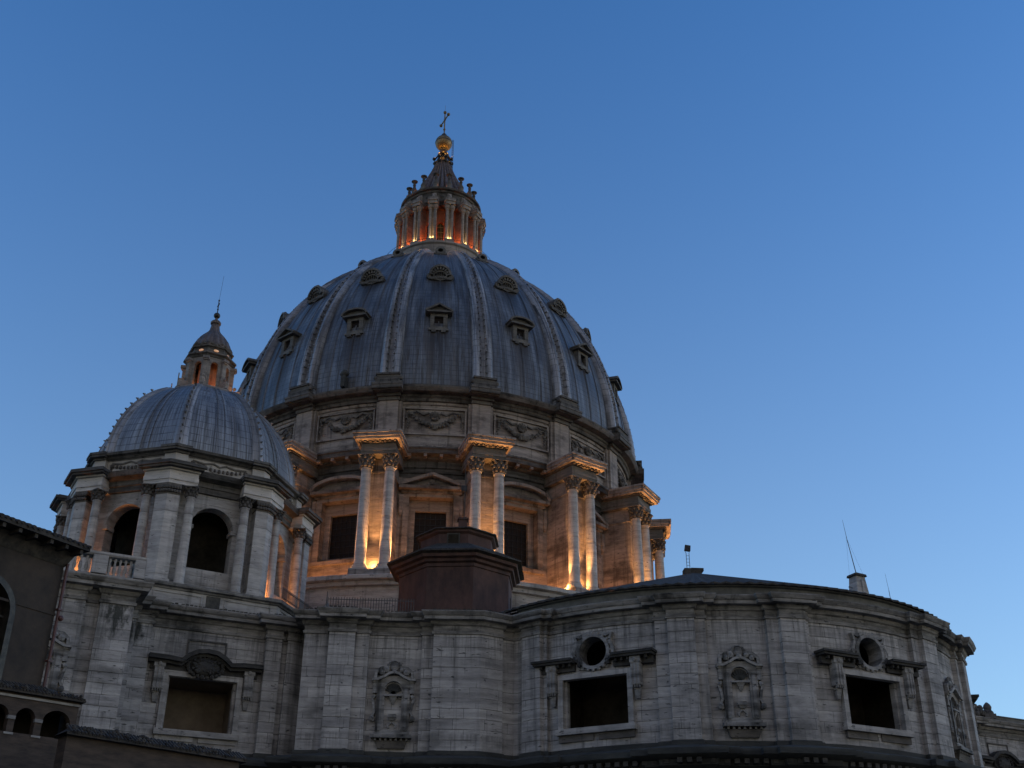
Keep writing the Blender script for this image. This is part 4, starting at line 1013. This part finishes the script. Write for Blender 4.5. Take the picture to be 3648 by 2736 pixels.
# ================================================================== things on the roofs
def railing(name, pts, z0, z1, lab, step=.16):
    m = MB(); e = MB()
    for (x, y), (X, Y) in zip(pts, pts[1:]):
        l = sqrt((X-x)**2+(Y-y)**2); k = int(l/step)
        for i in range(k+1):
            t = i/k; m.tube((x+(X-x)*t, y+(Y-y)*t, z0), (x+(X-x)*t, y+(Y-y)*t, z1), .032, 4)
        for z in (z0+.12, z1-.15): e.tube((x, y, z), (X, Y, z), .03, 4)
    r = empty(name, lab, 'railing', (pts[0][0], pts[0][1], Z0+z0)); off = (-pts[0][0], -pts[0][1], -z0)
    m.build('bars', M_RAIL, r, off); e.build('rails', M_RAIL, r, off)
    return r
v2 = pol(12.7, PM+pi/4, MX, MY); v3 = pol(12.7, PM+pi/2, MX, MY)
railing('railing', [v2, v3], -31.5, -30.6, 'grey iron railing on the podium edge right of the smaller dome')
railing('railing', [(-9.6, -52.2), (-6.6, -56.6), (-6.3, -59.6)], -35.2, -33.6, 'grey iron railing running down beside the smaller dome to the roof corner')
railing('railing', [(-6.5, -56.5), (-.7, -56.5)], -34.6, -33.0, 'grey picket railing on the roof left of the red-brown turret', .18)
sk = MB().add([(-8.0, -56.2, -35.2), (-6.5, -56.2, -35.2), (-6.5, -56.2, -33.3), (-8.0, -54, -35.2), (-6.5, -54, -33.3)], [(0, 1, 2), (0, 2, 4, 3)])
tag(sk.build('metal_sheet_ramp', M_SHEET, None, O3, smooth=0), 'pale slanted metal sheet at the left end of the picket railing', 'ramp')

def floodmast(x, y, z):
    r = empty('floodlight_mast', 'dark square floodlight on a slim lattice mast at the top of the apse roof', 'floodlight', (x, y, Z0+z))
    m = MB()
    for sx in (-.11, .11): m.tube((sx, 0, -.2), (sx, 0, 1.55), .025, 4)
    for i in range(6): m.tube((-.11, 0, .1+.25*i), (.11, 0, .1+.25*i), .015, 4)
    m.tube((-.11, 0, 1.55), (-.2, 0, 1.75), .02, 4).tube((.11, 0, 1.55), (.2, 0, 1.75), .02, 4).tube((.2, 0, 1.7), (.2, 0, 2.0), .02, 4)
    m.build('lattice_mast', M_RAIL, r)
    h = MB(); h.add([(-.24, -.15, 1.72), (.2, -.15, 1.66), (.24, -.15, 2.1), (-.18, -.15, 2.16), (-.2, .2, 1.78), (.16, .2, 1.72), (.2, .2, 2.04), (-.14, .2, 2.1)], [(0, 1, 2, 3), (7, 6, 5, 4), (0, 4, 5, 1), (1, 5, 6, 2), (2, 6, 7, 3), (3, 7, 4, 0)])
    h.build('lamp_housing', M_IRON, r)
floodmast(19.25, -53.2, -29.4)
ch = empty('chimney', 'squat tapering stone chimney with a flat cap on the right side of the apse roof', 'chimney', (32.35, -52.0, Z0-33.1), R_(22))
m = MB().add([(-.85, -.7, 0), (.85, -.7, 0), (.85, .7, 0), (-.85, .7, 0), (-.42, -.38, 4.2), (.42, -.38, 4.2), (.42, .38, 4.2), (-.42, .38, 4.2)], [(0, 1, 5, 4), (1, 2, 6, 5), (2, 3, 7, 6), (3, 0, 4, 7), (4, 5, 6, 7)])
m.box(-.05, .1, -.56, -.38, 2.2, 3.9); m.build('stack', M_TRAV, ch)
m = MB().add([(-.56, -.5, 4.2), (.56, -.5, 4.2), (.56, .5, 4.2), (-.56, .5, 4.2), (-.52, -.46, 4.38), (.52, -.46, 4.38), (.52, .46, 4.38), (-.52, .46, 4.38), (0, 0, 4.62)], [(3, 2, 1, 0), (0, 1, 5, 4), (1, 2, 6, 5), (2, 3, 7, 6), (3, 0, 4, 7), (4, 5, 8), (5, 6, 8), (6, 7, 8), (7, 4, 8)])
m.build('cap', M_TILE, ch)
m = MB()
for sx in (-1, 1): m.tube((sx*.55, 0, 3.3), (sx*.85, 0, 3.35), .02, 4).box(sx*.85-.06, sx*.85+.06, -.04, .04, 3.3, 3.36)
m.build('side_hook', M_IRON, ch)
a1 = MB().tube((32.35, -52, -28.6), (32.0, -52, -25.9), .035, 6, .025).tube((32.0, -52, -25.9), (31.85, -52, -24.3), .02, 5, .01)
for dx in (-.55, .6): a1.tube((31.95, -52, -25.7), (32.35+dx, -52, -28.9), .006, 3)
tag(a1.build('radio_mast', M_RAIL, None, O3), 'tall thin guyed mast rising from the chimney cap', 'mast')
a2 = MB().tube((34.75, -52.2, -33.6), (34.6, -52.2, -29.9), .028, 6, .02).tube((34.6, -52.2, -29.9), (34.5, -52.2, -28.6), .014, 5, .008)
tag(a2.build('radio_mast', M_RAIL, None, O3), 'shorter thin mast right of the chimney on the apse roof', 'mast')
m = MB().at(*ap_(42, 17.5)).box(-.35, .35, -.3, .3, -34.9, -34.45); m.build('roof_cap', M_TILE, bas, O3)

# floodlights between the coupled columns of the drum, and on the caps above
def flood(x, y, z, a, lab, grp, tilt=.6):
    r = empty('floodlight', lab, 'floodlight', (x, y, Z0+z), a, grp)
    MB().box(-.2, .2, -.16, .16, .1, .32).build('housing', M_IRON, r)
    MB().box(-.25, -.21, -.03, .03, 0, .3).box(.21, .25, -.03, .03, 0, .3).box(-.25, .25, -.06, .06, 0, .03).build('bracket', M_IRON, r)
    MB().box(-.17, .17, -.13, .13, .32, .335).build('lens', M_LENS, r)
    return r
kn_ = {-2: 'first', -1: 'second', 0: 'third', 1: 'fourth', 2: 'fifth', 3: 'sixth'}
for k in range(-2, 4):
    a = PH+(k+.5)*ST
    x, y = pol(27.75, a)
    flood(x, y, -21.45, a, 'lit floodlight between the coupled columns of the %s buttress from the left' % kn_[k], 'floodlights between the drum columns')
WARM = (1, .36, .10); GOLD = (1, .44, .135)
for k in range(-5, 5):
    a = PH+(k+.5)*ST
    x, y = pol(27.55, a); lamp(x, y, -20.6, 210, GOLD, .12)
    lamp(*pol(28.3, a), -21.3, 7200, GOLD, .1, spot=38, aim=(-sin(a)*.04, cos(a)*.04, 1))
    lamp(*pol(29.75, a), -21.9, 3600, GOLD, .1, spot=18, aim=(-sin(a)*.03, cos(a)*.03, 1))
    for t in (-2.25, 2.25):
        x, y = pol(27.75, a); lamp(x+t*cos(a), y+t*sin(a), -21.2, 110, GOLD, .12); lamp(x+t*cos(a), y+t*sin(a), -21.3, 12000 if t > 0 else 5200, GOLD, .1, spot=22, aim=(sin(a)*.03-.07*t*cos(a), -cos(a)*.03-.07*t*sin(a), 1))
    for dt in (-.33, .33):
        x, y = pol(25.2, a+dt*ST); lamp(x, y, -21.9, 250, WARM, .15)
for k in range(-3, 4):
    a = PH+(k+.5)*ST; lamp(*pol(28.9, a), -6.8, 12, WARM, .08)
# lantern lights
for k in range(16):
    a = PH+(k+.5)*ST; lamp(*pol(6.16, a), 32.5, 45, (1, .58, .2), .06); lamp(*pol(6.2, a), 32.35, 250, (1, .52, .17), .06, spot=40, aim=(-sin(a)*.04, cos(a)*.04, 1))
    a = PH+k*ST; lamp(*pol(4.75, a), 32.3, 260, (1, .17, .03), .15)
for k in range(8):
    a = PH+k*pi/4; lamp(*pol(4.2, a+PH), 41.75, 60, (1, .30, .08), .1)
for k in range(6):
    a = PH+k*pi/3; lamp(*pol(1.0, a), 51.6, 24, (1, .45, .08), .08)
# small dome lights
for k, s_, e in ((-1, -.55, 560), (1, -.55, 560), (1, .55, 200), (-2, -.5, 200), (2, 0, 300)):
    a = PM+(k+.5)*pi/4+s_*.5; x, y = pol(8.8, a, MX, MY); lamp(x, y, -30.9, e, (1, .36, .10), .12)
for k in range(8):
    a = PM+(k+.5)*pi/4; x, y = pol(1.42, a, MX, MY); lamp(x, y, -10.85, 9, (1, .34, .08), .06)
    if k in (1, 2, 5, 6): x, y = pol(2.3, a, MX, MY); lamp(x, y, -11.0, 32, (1, .42, .14), .06)

# ================================================================== FOREGROUND PALACE, LOGGIA AND COPED WALL
pal = empty('palace', 'dark ochre plastered palace with deep tiled eaves at the left edge', 'building', (-12.2, -94.7, 0))
pd = Vector((.60, .80)).normalized(); pn = Vector((pd.y, -pd.x)); paz = math.atan2(pn.x, -pn.y)
OX, OY = -12.32, -94.95
def pm(): return MB()
# local frame: x along the wall (0 = far right corner), -y outwards
P0 = (OX+12.2, OY+94.7, Z0)
w = MB().panel(-14, .32, -58.3, -43.9, (arc(1.05, -46.15, 1.05, 14, -2.3), -49.2), y=0, dep=.35)
w.add([(.32, 0, -58.3), (.32, 10, -58.3), (.32, 10, -43.9), (.32, 0, -43.9)], [(0, 1, 2, 3)])
w.add([(-14, 0, -58.3), (-14, 10, -58.3), (-14, 10, -43.9), (-14, 0, -43.9)], [(3, 2, 1, 0)])
w.add([(-14, 10, -58.3), (0, 10, -58.3), (0, 10, -43.9), (-14, 10, -43.9)], [(3, 2, 1, 0)])
w.build('wall', M_OCHRE, pal, P0, paz)
MB().box(-14, .34, -.03, .02, -45.78, -45.7).build('string_course', M_OCHRE, pal, P0, paz)
fr3 = MB().ribbon([(x, z) for x, z in [(-3.35, -49.2)]+arc(1.05, -46.15, 1.05, 14, -2.3)+[(-1.25, -49.2)]], .1, -.06, .3); fo = fr3.build('window', M_DBRONZE, pal, P0, paz)
MB().box(-3.35, -1.25, .3, .34, -49.2, -45.1).build('pane', M_GLASS, fo)
gb2 = MB()
for x in (-2.85, -2.3, -1.75): gb2.box(x-.03, x+.03, .22, .29, -49.2, -45.25)
for z in (-46.2, -47.1, -48.0): gb2.box(-3.35, -1.25, .22, .29, z-.03, z+.03)
gb2.build('glazing_bars', M_DBRONZE, fo)
rf2 = MB().add([(-14, -.82, -43.62), (.62, -.82, -43.62), (.62, 11, -43.62), (-14, 11, -43.62), (-14, -.82, -43.5), (.62, -.82, -43.5), (.62, 11, -43.5), (-14, 11, -43.5), (-14, 5, -41.6), (-5, 5, -41.6)],
                [(3, 2, 1, 0), (0, 1, 5, 4), (1, 2, 6, 5), (4, 5, 9, 8), (5, 6, 9), (6, 7, 8, 9)])
for i in range(62):
    x = .56-i*.2; jt = random.uniform(-.03, .03); rf2.tube((x, -.86+jt, -43.48+jt*.5), (x+jt, -.86+2.4, -42.75), random.uniform(.055, .075), 5)
rf2.build('eaves_roof', M_TILE, pal, P0, paz)
ra = MB()
for i in range(24): ra.box(.3-i*.6, .42-i*.6, -.75, 0, -43.76, -43.6)
ra.add([(-14, -.3, -43.66), (.5, -.3, -43.66), (.34, -.02, -44.1), (-14, -.02, -44.1)], [(3, 2, 1, 0)])
ra.add([(.5, -.3, -43.66), (.5, 10, -43.66), (.34, 10, -44.1), (.34, -.02, -44.1)], [(3, 2, 1, 0)])
ra.build('rafters', M_TILE, pal, P0, paz)
dp = MB().tube((.38, -.1, -44.0), (.38, -.1, -52), .055, 8)
for z in (-45.6, -47.3, -49.): dp.box(.3, .46, -.18, 0, z, z+.06)
dp.sphere(.46, -.16, -45.85, .1, n=8, m=6)
tag(dp.build('drainpipe', M_PIPE, pal, P0, paz), 'x', 'x'); 
for o in pal.children:
    if o.name.startswith('drainpipe'): del o['category']; o['label'] = 'red-brown drainpipe on the palace corner'
# loggia
log = empty('loggia', 'low brown arcaded loggia with a mossy tiled roof in the bottom left corner', 'loggia', (-10.4, -95.6, 0))
lz = math.atan2(.61, .79)
L0 = (-.25, -.2, Z0)
lg = MB()
edges = [.16, -.98, -1.82, -2.6, -3.4, -4.2]
arcs = [(-.45, .43), (-1.4, .3), (-2.2, .3), (-3.0, .3), (-3.8, .3)]
for (x1, x0), (c, hw) in zip(zip(edges, edges[1:]), arcs):
    lg.panel(x0, x1, -58.3, -48.8, (arc(hw, -49.5, .38 if hw > .4 else .32, 12, c), -49.93), y=0, dep=.3)
lg.add([(.16, 0, -58.3), (.16, 3, -58.3), (.16, 3, -48.8), (.16, 0, -48.8)], [(0, 1, 2, 3)])
lg.build('arcade_wall', M_BRICK, log, L0, lz)
MB().box(-4.2, .1, 1.2, 1.3, -50.5, -48.8).build('back_wall', M_DARK, log, L0, lz)
MB().box(-4.2, .2, -.05, .02, -48.93, -48.86).build('string_course', M_TRAV, log, L0, lz)
im = MB()
for x in (-1.0, -1.82, -2.6, -3.4): im.box(x-.12, x+.12, -.04, .1, -49.56, -49.46)
im.box(0, .18, -.04, .1, -49.56, -49.46); im.build('impost', M_ORN, log, L0, lz)
sg = MB()
for x in (-1.0, -1.82, -2.6): sg.box(x-.14, x+.14, -.03, .1, -50.0, -49.94)
sg.build('sill', M_ORN, log, L0, lz)
lr = MB().add([(-4.4, -.2, -48.8), (.28, -.2, -48.8), (.28, 1.6, -48.8), (-4.4, 1.6, -48.8), (-4.4, -.2, -48.74), (.28, -.2, -48.74), (.28, 1.6, -48.74), (-4.4, 1.6, -48.74), (-4.4, .7, -48.36), (-.6, .7, -48.36)],
               [(3, 2, 1, 0), (0, 1, 5, 4), (1, 2, 6, 5), (4, 5, 9, 8), (5, 6, 9), (6, 7, 8, 9)])
for i in range(46):
    x = .24-i*.1; jt = random.uniform(-.015, .015); lr.tube((x, -.22+jt, -48.73), (min(x, -.05), .3, -48.53) if x > -.7 else (x, .7, -48.35), random.uniform(.03, .042), 5)
for q in range(90): lr.blob(random.uniform(-4, .2), random.uniform(-.15, .25), -48.67+random.uniform(0, .08), random.uniform(.04, .08))
lr.build('tiled_roof', M_TILE, log, L0, lz)
# coped wall
cwall = empty('coped_wall', 'brown masonry wall under mossy tiled coping along the bottom left edge', 'wall', (-7.4, -98.1, 0))
cz = math.atan2(.6, .8); C0 = (0, 0, Z0)
MB().box(-2.7, 2.6, 0, .6, -58.3, -50.5).build('wall', M_BRICK, cwall, C0, cz)
m = MB().add([(-2.8, -.2, -50.52), (2.75, -.2, -50.62), (2.8, .7, -50.62), (-2.8, .7, -50.52), (-2.8, -.2, -50.45), (2.75, -.2, -50.55), (2.8, .7, -50.55), (-2.8, .7, -50.45), (-2.5, .25, -50.2), (2.6, .25, -50.3)],
               [(3, 2, 1, 0), (0, 1, 5, 4), (1, 2, 6, 5), (4, 5, 9, 8), (5, 6, 9), (6, 7, 8, 9), (4, 8, 7)])
for i in range(52): x = 2.68-i*.105; jt = random.uniform(-.02, .02); dz_ = -.1*(x+2.8)/5.5; m.tube((x, -.22+jt, -50.45+dz_), (x+jt, .25, -50.2+dz_), random.uniform(.033, .047), 5)
for q in range(110): x = random.uniform(-2.7, 2.6); y = random.uniform(-.2, .2); m.blob(x, y, -50.42-.1*(x+2.8)/5.5+(y+.2)*.5+random.uniform(-.02, .05), random.uniform(.03, .07))
m.build('tiled_coping', M_TILE, cwall, C0, cz)
